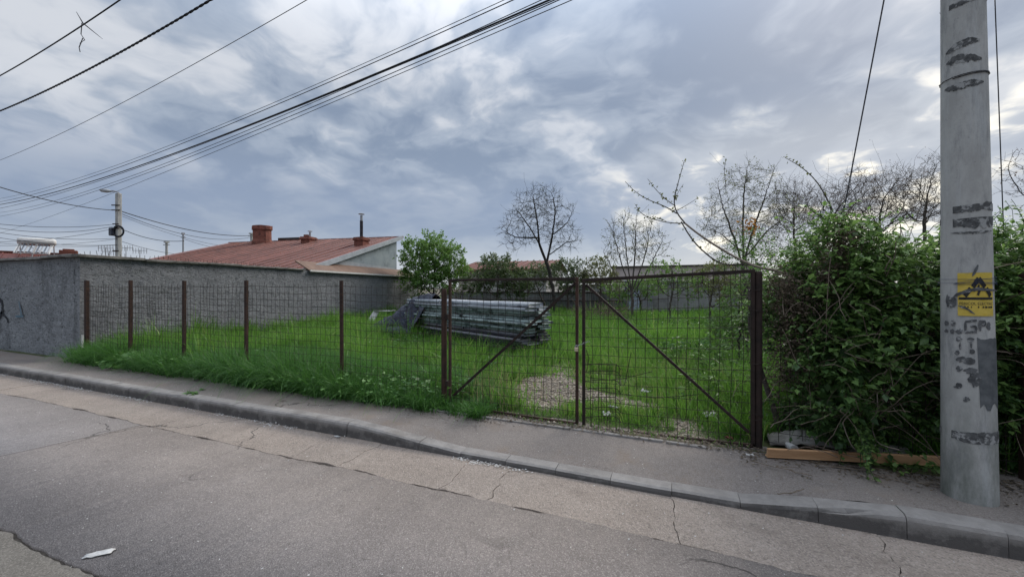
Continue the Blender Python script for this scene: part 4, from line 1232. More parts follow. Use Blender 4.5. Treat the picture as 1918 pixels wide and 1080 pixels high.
def build_gate():
    Yg = FENY - 0.02
    # ---- left leaf
    t = empty('gate_leaf', (-2.77, Yg, 0)); tag(t, 'left rusty mesh gate leaf whose brace rises towards the padlock', 'gate', 'the two gate leaves')
    q = lambda x: x + 2.77
    xl, xr = -2.76, -1.035; zt = 1.845; zb = 0.165
    for nm, a, b in (('stile', (q(xl), 0, zb), (q(xl), 0, 1.835)), ('stile', (q(xr), 0, zb - 0.04), (q(xr), 0, zt + 0.018)), ('top_rail', (q(xl) - 0.02, 0, zt - 0.005), (q(xr) - 0.021, 0, zt)), ('bottom_rail', (q(xl), 0, zb - .01), (q(xr) - 0.021, 0, zb - .03))):
        m = MB(); m.bar(a, b, 0.033, 0.033, up=(0, 1, 0)); m.build(nm, MAT['rust'] if nm != 'top_rail' else MAT['rust_dark'], t, bevel=.003)
    m = MB(); m.bar((q(xl) + 0.03, 0.03, zb + 0.12), (q(xr) - 0.02, 0.03, zt - 0.05), 0.03, 0.03); m.build('brace', MAT['rust_dark'], t)
    L1 = mesh_lines(xl, xr, 0.18, zt - 0.03, zt - 0.03, 0, 0.1, seed=21, tips=0.0, missing=0.0, bulge=0.018, sagx=0.006)
    L1 = [(p + np.array((2.77, -0.028, 0)), r) for p, r in L1]
    tubes_mesh('wire_mesh', L1, MAT['wire'], t, sides=4)
    # ---- right leaf (hangs lower at the lock side)
    t = empty('gate_leaf', (0.74, Yg, 0)); tag(t, 'right rusty mesh gate leaf with a patch of bent rods, brace falling to the hedge', 'gate', 'the two gate leaves')
    q = lambda x: x - 0.74
    xl, xr = -0.955, 0.760; za, zb2 = 1.805, 1.885; b0, b1 = 0.10, 0.165
    for nm, a, b in (('stile', (q(xl), 0, b0 - 0.02), (q(xl), 0, za)), ('stile', (q(xr), 0, b1), (q(xr), 0, zb2 + 0.01)), ('top_rail', (q(xl) - 0.02, 0, za + 0.02), (q(xr) + .02, 0, zb2 + .02)), ('bottom_rail', (q(xl) + .02, 0, b0), (q(xr), 0, b1 - .02))):
        m = MB(); m.bar(a, b, 0.036 if nm == 'top_rail' else 0.034, 0.034, up=(0, 1, 0)); m.build(nm, MAT['rust'] if nm == 'bottom_rail' else MAT['rust_dark'], t, bevel=.003)
    m = MB(); m.bar((q(xl) + 0.02, 0.03, za - 0.03), (q(xr) - 0.03, 0.03, b1 + 0.10), 0.028, 0.028); m.build('brace', MAT['rust_dark'], t)
    L1 = mesh_lines(xl, xr, 0.13, za - .01, zb2 - .01, 0, 0.1, seed=33, tips=0.0, missing=0.0, bulge=0.018, sagx=0.008)
    # a few wires run on above the rail at the hedge end
    for x in np.arange(-0.1, 0.62, 0.1):
        L1.append((np.array([(x, 0.0, 1.78), (x + 0.004, 0.0, 1.95 + rng.normal(0, .02))]), 0.0028))
    L1 = [(p + np.array((-0.74, -0.028, 0)), r) for p, r in L1]
    tubes_mesh('wire_mesh', L1, MAT['wire'], t, sides=4)
    # bent rods wired over the hole by the lock
    m = []
    yy = -0.055
    def W(px, py): p = PYp(px, py, Yg + yy); return (p[0] - 0.74, yy, p[2])
    for px, ya, yb in ((1107, 681, 812), (1122, 679, 800), (1137, 679, 806), (1154, 681, 808)):
        m.append((np.array([W(px, ya), W(px - 1, (ya + yb) / 2), W(px, yb)]), 0.0042))
    for k, y in enumerate((681, 694, 711, 726, 743, 762, 779)):
        m.append((np.array([W(1096, y + 2), W(1120, y), W(1150, y), W(1157, y + 3), W(1163, y + 11)]), 0.004))
    m.append((np.array([W(1098, 655), W(1103, 670), W(1100, 690), W(1097, 696)]), 0.0035))
    m.append((np.array([W(1182, 660), W(1176, 690), W(1170, 720)]), 0.0035))
    m.append((np.array([W(1100, 706), W(1140, 711), W(1165, 709), W(1195, 702), W(1222, 695)]), 0.0035))
    m.append((np.array([W(1096, 724), W(1150, 736), W(1230, 745), W(1310, 738)]), 0.0035))
    tubes_mesh('patch_rods', m, MAT['wire'], t, sides=5)
    # ---- padlock and chain
    t = empty('padlock', (-1.03, Yg - 0.06, 1.02)); tag(t, 'small brass padlock with chain holding the two gate leaves together', 'padlock')
    m = MB(); m.box((0, 0, 0), (0.042, 0.022, 0.048)); m.build('lock_body', MAT['brass'], t, bevel=.004)
    a = np.linspace(0, math.pi, 9)
    m = MB(); m.tube(np.stack([0.015 * np.cos(a), 0 * a, 0.024 + 0.028 * np.sin(a)], 1), 0.0035, 6); m.build('shackle', MAT['galv'], t, smooth=True)
    m = MB()
    for i in range(7):
        c = np.array((0.01 + 0.022 * i, 0.004 * (i % 2), 0.045 + 0.009 * i)); a = np.linspace(0, 2 * math.pi, 9)
        if i % 2: pts = np.stack([c[0] + 0.014 * np.cos(a), c[1] + 0.007 * np.sin(a), c[2] + 0 * a + 0.004 * np.cos(a)], 1)
        else: pts = np.stack([c[0] + 0.014 * np.cos(a), c[1] + 0 * a, c[2] + 0.008 * np.sin(a)], 1)
        m.tube(pts, 0.003, 5)
    m.build('chain', MAT['galv'], t)
    # mesh fence going on behind the hedge
    t = empty('mesh_fence', (0, 0, 0)); tag(t, 'overgrown wire mesh fence running right from the gate into the hedge', 'fence')
    tubes_mesh('wire_mesh', mesh_lines(0.90, 2.75, 0.16, 1.75, 1.72, FENY + .08, 0.1, seed=44, sagx=0.01) + mesh_lines(2.75, 4.6, 0.16, 1.75, 1.72, FENY + .08, 0.1, seed=45), MAT['wire'], t, sides=4)
    for x in (2.75, 4.6): lpost(x, 0.05, 1.85, FENY + .03, 0.05, 0.008, 'rust', 'post', t)


build_gate()

#@@POLE
# ------------------------------------------------------------------ concrete pole on the pavement
PX, PY_ = 2.112, 4.115


def pole_r(z): return 0.150 - 0.0085 * (z - 0.1)


def build_pole():
    t = empty('concrete_pole', (PX, PY_, 0.10)); t.rotation_euler = (0, R(-0.55), 0); tag(t, 'thick round concrete utility pole with yellow warning plate on the pavement', 'utility pole')
    k = 48; V = []; F = []; zs = np.linspace(0.0, 9.0, 46)
    for z in zs:
        r = pole_r(z + 0.1)
        for i in range(k):
            a = 2 * math.pi * i / k; V.append((r * math.cos(a), r * math.sin(a), z))
    for j in range(len(zs) - 1):
        for i in range(k): F.append((j * k + i, j * k + (i + 1) % k, j * k + k + (i + 1) % k, j * k + k + i))
    F.append(tuple((len(zs) - 1) * k + i for i in range(k)))
    m = MB(); m.add(V, F); m.build('shaft', MAT['pole'], t, smooth=True)
    toC = math.atan2(-PY_, -PX)       # azimuth of the camera seen from the pole
    dC = math.hypot(PX, PY_)

    def onp(px, py):
        """angle and height on the shaft for a place in the photograph"""
        a = math.atan((px - 959.0) / FPX) - YAW          # azimuth from +Y
        dx, dy = math.sin(a), math.cos(a)
        r = 0.14
        b = -(dx * PX + dy * PY_); c = PX ** 2 + PY_ ** 2 - r * r
        disc = max(b * b - c, 0); s = -b - math.sqrt(disc)
        hx, hy = s * dx - PX, s * dy - PY_
        dep = -(s * dx) * SY + s * dy * CY
        return math.atan2(hy, hx), CAMZ + (540 - py) / FPX * dep - 0.10

    def wrapmesh(name, uv, faces, mat, off=0.003, parent=t):
        V = []
        for a, z in uv:
            r = pole_r(z + 0.1) + off
            V.append((r * math.cos(a), r * math.sin(a), z))
        m = MB(); m.add(V, faces); return m.build(name, mat, parent, smooth=True)

    def band(name, pts, h, mat, off=0.003, n=60, rag=0.25, seed=0, taper=0.25):
        r = np.random.default_rng(seed); A = [onp(*p) for p in pts]
        ts = np.linspace(0, len(A) - 1, n); aa = np.interp(ts, range(len(A)), [a for a, _ in A]); zz = np.interp(ts, range(len(A)), [z for _, z in A])
        n1 = fbm(np.arange(n) * 0.35 + seed * 9, np.zeros(n), seed, 4) - .5; n2 = fbm(np.arange(n) * 0.45 + seed * 5, np.ones(n) * 7, seed + 3, 4) - .5
        uv = []
        for i in range(n):
            e = min(1, taper + 3.2 * min(i, n - 1 - i) / n)
            uv.append((aa[i], zz[i] + h / 2 * e * (1 + 1.6 * rag * n1[i]))); uv.append((aa[i], zz[i] - h / 2 * e * (1 + 3.0 * rag * n2[i])))
        wrapmesh(name, uv, [(2 * i, 2 * i + 1, 2 * i + 3, 2 * i + 2) for i in range(n - 1)], mat, off)
    T = MAT['tape']
    band('tape_band', [(1764, 24), (1785, 13), (1808, 3), (1830, -4)], 0.035, T, seed=1)
    band('tape_band', [(1778, 100), (1800, 84), (1825, 73), (1852, 70)], 0.052, T, seed=2)
    band('tape_band', [(1779, 119), (1800, 108), (1825, 104), (1855, 106)], 0.058, T, seed=3, rag=0.5)
    band('tape_band', [(1775, 168), (1800, 161), (1825, 153), (1858, 150)], 0.048, T, seed=4, rag=0.4)
    band('tape_band', [(1765, 396), (1790, 393), (1830, 389), (1868, 381)], 0.05, T, seed=5, rag=0.5, taper=.6)
    band('tape_band', [(1766, 415), (1790, 418), (1830, 419), (1869, 416)], 0.055, T, seed=6, rag=0.5, taper=.6)
    band('tape_band', [(1785, 436), (1830, 435), (1866, 432)], 0.016, T, seed=7, rag=0.6)
    band('tape_band', [(1767, 803), (1785, 812), (1830, 817), (1874, 812)], 0.06, T, seed=8, rag=0.4, taper=.7)
    # tie wires
    def ring(pts, rad, mat, name, off=0.006):
        A = [onp(*p) for p in pts]; ts = np.linspace(0, len(A) - 1, 26)
        aa = np.interp(ts, range(len(A)), [a for a, _ in A]); zz = np.interp(ts, range(len(A)), [z for _, z in A])
        # carry it round the back
        a2 = np.linspace(aa[-1], aa[0] + 2 * math.pi, 24)[1:]; z2 = np.linspace(zz[-1], zz[0], 24)[1:]
        aa = np.concatenate([aa, a2]); zz = np.concatenate([zz, z2])
        r = np.array([pole_r(z + .1) + off for z in zz])
        mm = MB(); mm.tube(np.stack([r * np.cos(aa), r * np.sin(aa), zz], 1), rad, 5); mm.build(name, mat, t, smooth=True)
    ring([(1763, 160), (1790, 147), (1825, 136), (1863, 131)], 0.0028, MAT['cable'], 'tie_wire')
    for k_, o in enumerate((0, 6)):
        ring([(1764, 527 + o), (1790, 531 + o * .6 - 2 * k_), (1825, 524 + o - 3 * k_), (1870, 519 + o * 1.4)], 0.0013, MAT['bluewire'], 'tie_wire', 0.012 + .002 * k_)
    # yellow plate
    a0, zT = onp(1799, 511); a1, zB = onp(1864, 592)
    n = 10
    aa = np.linspace(a0, a1, n)
    uv = [(a, z) for a in aa for z in (zT, zB)]
    plate = wrapmesh('warning_plate', uv, [(2 * i, 2 * i + 1, 2 * i + 3, 2 * i + 2) for i in range(n - 1)], MAT['yellow'], 0.006)
    plate['label'] = 'worn yellow electric danger plate'

    def pm(u, v):  # plate coords 0..1 from top left
        return (a0 + (a1 - a0) * u, zT + (zB - zT) * v)

    def poly(name, pts, mat=MAT['black'], off=0.009):
        # subdivide the strip quads so that they follow the shaft
        uv = [pm(*p) for p in pts]; return wrapmesh(name, uv, [tuple(range(len(pts)))], mat, off, plate)

    def quadstrip(name, p, q, w, mat=MAT['black'], off=0.009, n=8):
        p = np.array(p); q = np.array(q); d = q - p; nrm = np.array((-d[1], d[0])); nrm = nrm / np.linalg.norm(nrm) * w / 2
        uv = []
        for i in range(n + 1):
            c = p + d * i / n; uv.append(pm(*(c + nrm))); uv.append(pm(*(c - nrm)))
        return wrapmesh(name, uv, [(2 * i, 2 * i + 1, 2 * i + 3, 2 * i + 2) for i in range(n)], mat, off, plate)
    quadstrip('symbol', (0.53, 0.13), (0.38, 0.33), 0.11); quadstrip('symbol', (0.53, 0.13), (0.70, 0.33), 0.11, off=0.0095)
    quadstrip('symbol', (0.33, 0.36), (0.18, 0.54), 0.11); quadstrip('symbol', (0.74, 0.36), (0.88, 0.54), 0.11)
    quadstrip('symbol', (0.54, 0.29), (0.50, 0.36), 0.05); quadstrip('symbol', (0.56, 0.38), (0.50, 0.52), 0.06)
    quadstrip('symbol', (0.03, 0.595), (0.95, 0.595), 0.055)

    def text(s, u0, u1, v0, v1):
        c = bpy.data.curves.new('lettering', 'FONT'); c.body = s; c.size = 1.0; c.resolution_u = 2
        o = bpy.data.objects.new('lettering', c); COL.objects.link(o)
        dg = bpy.context.evaluated_depsgraph_get(); me = bpy.data.meshes.new_from_object(o.evaluated_get(dg))
        bpy.data.objects.remove(o)
        co = np.array([v.co[:] for v in me.vertices]); lo, hi = co.min(0), co.max(0)
        for v in me.vertices:
            u = u0 + (u1 - u0) * (v.co.x - lo[0]) / (hi[0] - lo[0]); w = v1 + (v0 - v1) * (v.co.y - lo[1]) / (hi[1] - lo[1])
            a, z = pm(u, w); r = pole_r(z + .1) + 0.0095; v.co = (r * math.cos(a), r * math.sin(a), z)
        me.materials.clear(); me.materials.append(MAT['black'])
        link(bpy.data.objects.new('lettering', me), plate)
    text('PERICOL ELECTRIC', 0.05, 0.95, 0.68, 0.745)
    # second line: worn to illegible dashes
    for u0, u1 in ((.08, .13), (.16, .20), (.24, .27), (.33, .35), (.50, .53), (.62, .66), (.69, .76), (.79, .84), (.86, .93)): quadstrip('lettering', (u0, .79), (u1, .795), .04, n=3)
    # smear of spray across the plate and round the left
    band('spray_stroke', [(1786, 562), (1797, 552), (1815, 545), (1835, 541), (1872, 545)], 0.024, MAT['blotch'], 0.011, seed=11, rag=.25)
    band('spray_stroke', [(1800, 572), (1815, 577), (1830, 588)], 0.016, MAT['blotch'], 0.011, seed=12)
    band('spray_stroke', [(1826, 516), (1833, 505), (1838, 497)], 0.04, MAT['patch'], 0.011, seed=13)

    def blot(px, py, w, h, mat=MAT['blotch'], seed=0, off=0.0035):
        r = np.random.default_rng(seed + int(px) * 7 + int(py)); uv = []; n = 14
        for i in range(n):
            an = 2 * math.pi * i / n; q = 1 + r.normal(0, 0.14)
            uv.append(onp(px + w / 2 * q * math.cos(an), py + h / 2 * q * math.sin(an)))
        ca, cz = onp(px, py)
        wrapmesh('paint_blot', uv + [(ca, cz)], [(i, (i + 1) % n, n) for i in range(n)], mat, off)
    for px, py, w, h in ((1780, 562, 8, 22), (1790, 566, 13, 22), (1777, 605, 7, 9), (1790, 605, 9, 11), (1777, 619, 7, 7), (1788, 620, 9, 9), (1801, 620, 13, 9), (1800, 634, 11, 9), (1822, 636, 13, 9), (1824, 658, 11, 10), (1797, 660, 9, 10), (1804, 672, 19, 10),
                         (1820, 676, 22, 13), (1800, 690, 11, 10), (1822, 694, 26, 12), (1829, 709, 25, 26), (1798, 722, 14, 12), (1813, 747, 14, 9), (1845, 604, 10, 7), (1856, 611, 8, 14), (1802, 648, 4, 14), (1823, 646, 4, 12)):
        blot(px, py, w, h)
    # stencil-like letters
    for a_, b_ in (((1813, 602), (1834, 600)), ((1813, 602), (1812, 622)), ((1812, 622), (1832, 621)), ((1832, 621), (1832, 611)), ((1832, 611), (1822, 611)), ((1839, 600), (1840, 618)), ((1839, 601), (1849, 602)), ((1849, 602), (1848, 609)), ((1848, 609), (1840, 610))):
        band('painted_letter', [a_, b_], 0.018 if a_[1] == b_[1] or abs(a_[0] - b_[0]) > 5 else 0.018, MAT['blotch'], 0.005, n=6, seed=3, taper=.9) if abs(a_[0] - b_[0]) > 5 else blot((a_[0] + b_[0]) / 2, (a_[1] + b_[1]) / 2, 5, abs(a_[1] - b_[1]) + 4, off=.006)
    # grey painted rectangle low on the right flank
    A = [onp(1834, 634), onp(1873, 634), onp(1875, 762), onp(1838, 760)]
    n = 8; uv = []
    for i in range(n + 1):
        f = i / n; uv.append((A[0][0] + (A[1][0] - A[0][0]) * f, A[0][1] + rng.normal(0, .004))); uv.append((A[3][0] + (A[2][0] - A[3][0]) * f, A[3][1] + rng.normal(0, .02)))
    wrapmesh('paint_patch', uv, [(2 * i, 2 * i + 1, 2 * i + 3, 2 * i + 2) for i in range(n)], MAT['patch'], 0.0022)
    return t


build_pole()

#@@TREES
# ------------------------------------------------------------------ trees
def wander(p, d, L, n, r, wob, up=0.0, droop=0.0):
    pts = [np.array(p, float)]; d = np.array(d, float); d /= np.linalg.norm(d)
    for i in range(n):
        d = d + r.normal(0, wob, 3) + np.array((0, 0, up - droop * i / n)); d /= np.linalg.norm(d)
        pts.append(pts[-1] + d * L / n)
    return np.array(pts), d


def grow(r, p, d, L, rad, lvl, prm, out, tips):
    n = prm['seg'][lvl]
    pts, de = wander(p, d, L, n, r, prm['wob'][lvl], prm['up'][lvl])
    rr = np.linspace(rad, rad * prm['taper'][lvl], n + 1)
    out[lvl].append((pts, rr))
    if lvl == prm['max']:
        tips.append(pts); return
    nc = prm['kids'][lvl]; nc = nc + r.integers(-1, 2) if nc > 2 else nc
    a0 = r.uniform(0, 6.28)
    for i in range(nc):
        t = prm['from'][lvl] + (1 - prm['from'][lvl]) * (i + r.uniform(0.2, 0.9)) / nc
        t = min(t, 0.999); f = t * n; k = int(f); q = pts[k] + (pts[k + 1] - pts[k]) * (f - k)
        ax = pts[k + 1] - pts[k]; ax /= np.linalg.norm(ax)
        a0 += 2.4 + r.normal(0, 0.4)
        s = np.cross(ax, (0.3, 0.2, 1.0)); s /= np.linalg.norm(s) + 1e-9; u = np.cross(s, ax)
        side = s * math.cos(a0) + u * math.sin(a0)
        sp = R(prm['ang'][lvl]) * r.uniform(0.7, 1.25)
        dd = ax * math.cos(sp) + side * math.sin(sp)
        grow(r, q, dd, L * prm['len'][lvl] * (1.15 - 0.55 * t) * r.uniform(0.75, 1.2), max(0.0025, rr[k] * prm['rad'][lvl]), lvl + 1, prm, out, tips)


def leaf_mesh(name, pos, dirs, size, mat, parent, tint, fold=0.25, aspect=0.55, seed=0, upb=1.1):
    """one pointed, slightly folded leaf per position; size (n,)"""
    n = len(pos); r = np.random.default_rng(seed)
    d = dirs / (np.linalg.norm(dirs, axis=1)[:, None] + 1e-9)
    q = r.normal(0, 1, (n, 3)) + np.array((0, 0, upb)); s = np.cross(d, q); s /= np.linalg.norm(s, axis=1)[:, None] + 1e-9
    nn = np.cross(s, d); S = size[:, None]
    base = pos; tip = pos + d * S - nn * S * 0.12; mid = pos + d * S * 0.45
    l = mid + s * S * aspect / 2 + nn * S * fold * 0.4; rr = mid - s * S * aspect / 2 + nn * S * fold * 0.4
    V = np.stack([base, l, tip, rr], 1).reshape(-1, 3); b = np.arange(n)[:, None] * 4
    F = np.concatenate([b + np.array([[0, 2, 1]]), b + np.array([[0, 3, 2]])])
    return np_mesh(name, V, [F], mat, parent, tint=np.repeat(np.clip(tint, 0, 1), 4))


def leaves_on(tips, per, size, jit, r):
    pos, dr = [], []
    for pts in tips:
        k = per if isinstance(per, int) else r.poisson(per)
        for _ in range(k):
            f = r.uniform(0.15, 1.0) * (len(pts) - 1); i = min(int(f), len(pts) - 2)
            pos.append(pts[i] + (pts[i + 1] - pts[i]) * (f - i) + r.normal(0, jit, 3))
            ax = pts[i + 1] - pts[i]; ax = ax / (np.linalg.norm(ax) + 1e-9); dr.append(ax * 0.6 + r.normal(0, 0.8, 3))
    pos = np.array(pos); return pos, np.array(dr), size * r.uniform(0.6, 1.35, len(pos))


from mathutils.kdtree import KDTree


def colonise(r, stem, att, step, infl, kill, up=0.0, maxit=140, jit=0.12, limbs=()):
    """space colonisation: grow from the stem polyline towards the attractor cloud; returns nodes and parents"""
    nodes = [np.array(p, float) for p in stem]; par = [-1] + list(range(len(stem) - 1)); att = [np.array(a) for a in att]
    for lb in limbs:
        lb = np.array(lb, float); L = np.concatenate(([0], np.cumsum(np.linalg.norm(np.diff(lb, axis=0), axis=1)))); tt = np.linspace(0, L[-1], max(3, int(L[-1] / step)))
        q = np.stack([np.interp(tt, L, lb[:, k]) for k in range(3)], 1) + r.normal(0, step * .16, (len(tt), 3)) * np.linspace(0, 1, len(tt))[:, None]
        p = int(np.argmin([np.linalg.norm(x - q[0]) for x in nodes]))
        for x in q[1:]: nodes.append(x); par.append(p); p = len(nodes) - 1
    seen = set()
    for it in range(maxit):
        kd = KDTree(len(nodes))
        for i, p in enumerate(nodes): kd.insert(p, i)
        kd.balance()
        acc = {}; keep = []
        for a in att:
            _, i, d = kd.find(a)
            if d < kill: continue
            keep.append(a)
            if d < infl or it < 12:
                v = (a - nodes[i]) / (d + 1e-9); acc[i] = acc.get(i, 0) + v
        att = keep
        if not acc or not att: break
        add = 0
        for i, v in acc.items():
            l = np.linalg.norm(v)
            v = (v / l if l > 1e-6 else r.normal(0, 1, 3)) + r.normal(0, jit, 3) + np.array((0, 0, up)); v /= np.linalg.norm(v)
            q = nodes[i] + v * step; key = (i, tuple(np.round(q / step * 1.5).astype(int)))
            if key in seen: continue
            seen.add(key); nodes.append(q); par.append(i); add += 1
        if not add or len(nodes) > 9000: break
    return np.array(nodes), np.array(par)


def chains(nodes, par, r_tip, expo=2.2, rmax=0.2):
    n = len(nodes); kids = [[] for _ in range(n)]
    for i in range(1, n): kids[par[i]].append(i)
    rad = np.full(n, 0.0)
    for i in range(n - 1, -1, -1):
        rad[i] = r_tip if not kids[i] else min(rmax, sum(rad[k] ** expo for k in kids[i]) ** (1 / expo))
    lines = []; stack = [(0, None)]
    while stack:
        i, p = stack.pop(); idx = [] if p is None else [p]
        idx.append(i)
        while kids[i]:
            ks = sorted(kids[i], key=lambda k: -rad[k]); 
            for k in ks[1:]: stack.append((k, i))
            i = ks[0]; idx.append(i)
        pts = nodes[idx]; rr = rad[idx].copy()
        if p is not None: rr[0] = rr[1]
        if len(idx) > 1: lines.append((pts, rr))
    tips = [i for i in range(n) if not kids[i]]
    return lines, tips, rad, kids


def make_tree(name, label, base, trunk, crown, bark, seed, natt=700, step=0.13, kill=0.22, infl=1.3, r_tip=0.006, rmax=0.16, twigs=3, twl=0.3, leaf=None, per=0.0, lsize=0.06, group=None, cat='tree', up=0.0, ljit=0.03, shell=0.0, thick=0.03, clump=0.0, limbs=(), stray=0):
    """crown: ellipsoids (centre relative to the base, radii) that the branches fill"""
    r = np.random.default_rng(seed)
    t = empty(name, tuple(base)); tag(t, label, cat, group)
    vol = np.array([np.prod(q) for _, q in crown]); att = []
    while len(att) < natt:
        c, q = crown[r.choice(len(crown), p=vol / vol.sum())]
        v = r.normal(0, 1, 3); v /= np.linalg.norm(v); a_ = np.array(c) + np.array(q) * v * (shell + (1 - shell) * r.random()) ** (1 / 2.2)
        if clump:
            f_ = 2.6 / float(np.mean(q)); g_ = 0.5 * vnoise(np.array(a_[0] * f_ + seed), np.array(a_[2] * f_), seed) + 0.5 * vnoise(np.array(a_[1] * f_), np.array(a_[2] * f_ + a_[0] * f_), seed + 3)
            if g_ < clump and r.random() < 0.8: continue
        att.append(a_)
    tr = np.array(trunk, float); L = np.concatenate(([0], np.cumsum(np.linalg.norm(np.diff(tr, axis=0), axis=1))))
    tt = np.linspace(0, L[-1], max(3, int(L[-1] / step))); stem = np.stack([np.interp(tt, L, tr[:, k]) for k in range(3)], 1)
    stem[1:-1] += r.normal(0, 0.012, stem[1:-1].shape)
    nodes, par = colonise(r, stem, att, step, infl, kill, up, limbs=limbs)
    lines, tips, rad, kids = chains(nodes, par, r_tip, rmax=rmax)
    tw = []
    if twigs:
        for i in range(len(nodes)):
            if rad[i] > r_tip * 2.2: continue
            k = twigs if not kids[i] else (1 if r.random() < 0.4 else 0)
            ax = nodes[i] - nodes[par[i]]; ax = ax / (np.linalg.norm(ax) + 1e-9)
            for _ in range(k):
                pts, _d = wander(nodes[i], ax + r.normal(0, .6, 3) + np.array((0, 0, .15 + up)), twl * r.uniform(.4, 1.2), 3, r, .18); tw.append((pts, np.linspace(r_tip * .8, r_tip * .45, 4)))
    for i in r.choice(tips, min(stray, len(tips)), replace=False) if stray else ():
        ax = nodes[i] - nodes[par[i]]; pts, _d = wander(nodes[i], ax / (np.linalg.norm(ax) + 1e-9) + np.array((0, 0, .5)), twl * r.uniform(2.0, 4.2), 7, r, .10); tw.append((pts, np.linspace(r_tip * 1.2, r_tip * .5, 8)))
    tubes_mesh('trunk', [l for l in lines if l[1].max() > thick] or lines[:1], bark, t)
    fine = [l for l in lines if l[1].max() <= thick] + tw
    if fine: kind(tubes_mesh('branches', fine, bark, t), 'stuff')
    if leaf is not None and per:
        src = [p for p, _ in tw] or [nodes[[par[i], i]] for i in tips]
        pos, dr, sz = leaves_on(src, float(per), lsize, ljit, r)
        zz = pos[:, 2]; tint = 0.48 + 0.14 * (zz - zz.mean()) / (zz.std() + 1e-6) + r.normal(0, 0.2, len(pos))
        kind(leaf_mesh('leaves', pos, dr, sz, leaf, t, tint, seed=seed), 'stuff')
    return t


def tree_at(px, dep, ells, **kw):
    """ells: crown ellipses in the photograph (x, y, half width, half height), real size from the distance"""
    b = P(px, 575, dep); b[2] = kw.pop('z', 0.22); cr = []
    for x, y, w, h in ells:
        c = P(x, y, dep) - b; m = dep / FPX; cr.append((c + np.array((0, kw.get('dy', 0.0), 0)), np.array((w * m, w * m * 0.9, h * m))))
    kw.pop('dy', None); lim = []
    for n_, lb in enumerate(kw.pop('limbs', ())):
        oy = math.sin(n_ * 2.4 + 1) * dep / FPX * 26; lim.append([P(x, y, dep) - b + np.array((0, oy * i_ / max(1, len(lb) - 1), 0)) for i_, (x, y) in enumerate(lb)])
    kw['limbs'] = lim
    tp = [np.zeros(3)] + [P(x, y, dep) - b for x, y in kw.pop('stem')]
    return make_tree(kw.pop('name'), kw.pop('label'), b, tp, cr, **kw)


tree_at(1040, 21, [(1000, 402, 48, 56), (968, 435, 38, 38), (1045, 420, 42, 54), (1015, 378, 40, 34), (1060, 452, 32, 24)], stem=[(1036, 540), (1028, 505), (1022, 488)], limbs=[[(1022, 488), (1006, 452), (988, 425), (962, 392)], [(1010, 460), (1008, 415), (1000, 372)], [(1024, 492), (1034, 450), (1042, 405), (1040, 372)], [(1028, 478), (1058, 452), (1082, 446)], [(1000, 445), (970, 446), (948, 432)], [(1036, 440), (1062, 415), (1070, 395)]], name='bare_tree', label='bare dark tree with a round fine-twigged crown in the middle of the lot',
        bark=MAT['bark_dark'], seed=12, natt=1300, step=0.13, kill=0.19, infl=0.9, r_tip=0.0072, rmax=0.15, twigs=5, twl=0.42, clump=0.45, stray=14, leaf=MAT['leaf_bud'], per=0.5, lsize=0.05)
tree_at(815, 22, [(808, 490, 54, 50), (785, 510, 34, 42), (842, 500, 36, 42), (812, 525, 50, 28)], stem=[(815, 560), (812, 550)], name='green_tree', label='bushy bright green tree in spring leaf at the far end of the wall',
        bark=MAT['bark_dark'], seed=7, natt=1000, step=0.15, kill=0.22, infl=1.6, r_tip=0.006, twigs=4, twl=0.6, leaf=MAT['leaf_tree'], per=15.0, lsize=0.125, up=0.12)
tree_at(1185, 17, [(1180, 450, 50, 48), (1160, 480, 34, 30), (1215, 465, 36, 44)], stem=[(1184, 558), (1183, 548)], limbs=[[(1183, 548), (1162, 490), (1145, 432)], [(1183, 548), (1174, 480), (1168, 408)], [(1183, 550), (1190, 480), (1192, 404)], [(1183, 548), (1206, 485), (1218, 420)], [(1184, 552), (1218, 500), (1245, 445)], [(1183, 550), (1150, 510), (1128, 470)]], name='budding_tree', label='small budding tree of upright shoots behind the right gate leaf',
        bark=MAT['bark'], seed=19, natt=330, step=0.12, kill=0.2, infl=1.2, r_tip=0.0075, rmax=0.08, twigs=3, twl=0.55, leaf=MAT['leaf_bud'], per=2.4, lsize=0.07, up=0.55, clump=0.5)
tree_at(1395, 10, [(1395, 390, 72, 82), (1360, 430, 50, 60), (1450, 420, 50, 60)], stem=[(1394, 530), (1393, 505)], limbs=[[(1393, 505), (1378, 450), (1356, 385), (1346, 335)], [(1393, 500), (1391, 430), (1392, 360), (1402, 305)], [(1394, 490), (1410, 430), (1432, 370), (1448, 318)], [(1398, 480), (1440, 430), (1478, 402)], [(1388, 470), (1350, 440), (1318, 425)]], name='loose_tree', label='tall loose half-bare tree with young leaves rising left of the hedge',
        bark=MAT['bark'], seed=23, natt=1200, step=0.075, kill=0.11, infl=0.7, r_tip=0.0034, rmax=0.055, twigs=4, twl=0.28, clump=0.5, stray=16, leaf=MAT['leaf_bud'], per=2.0, lsize=0.036, up=0.12)
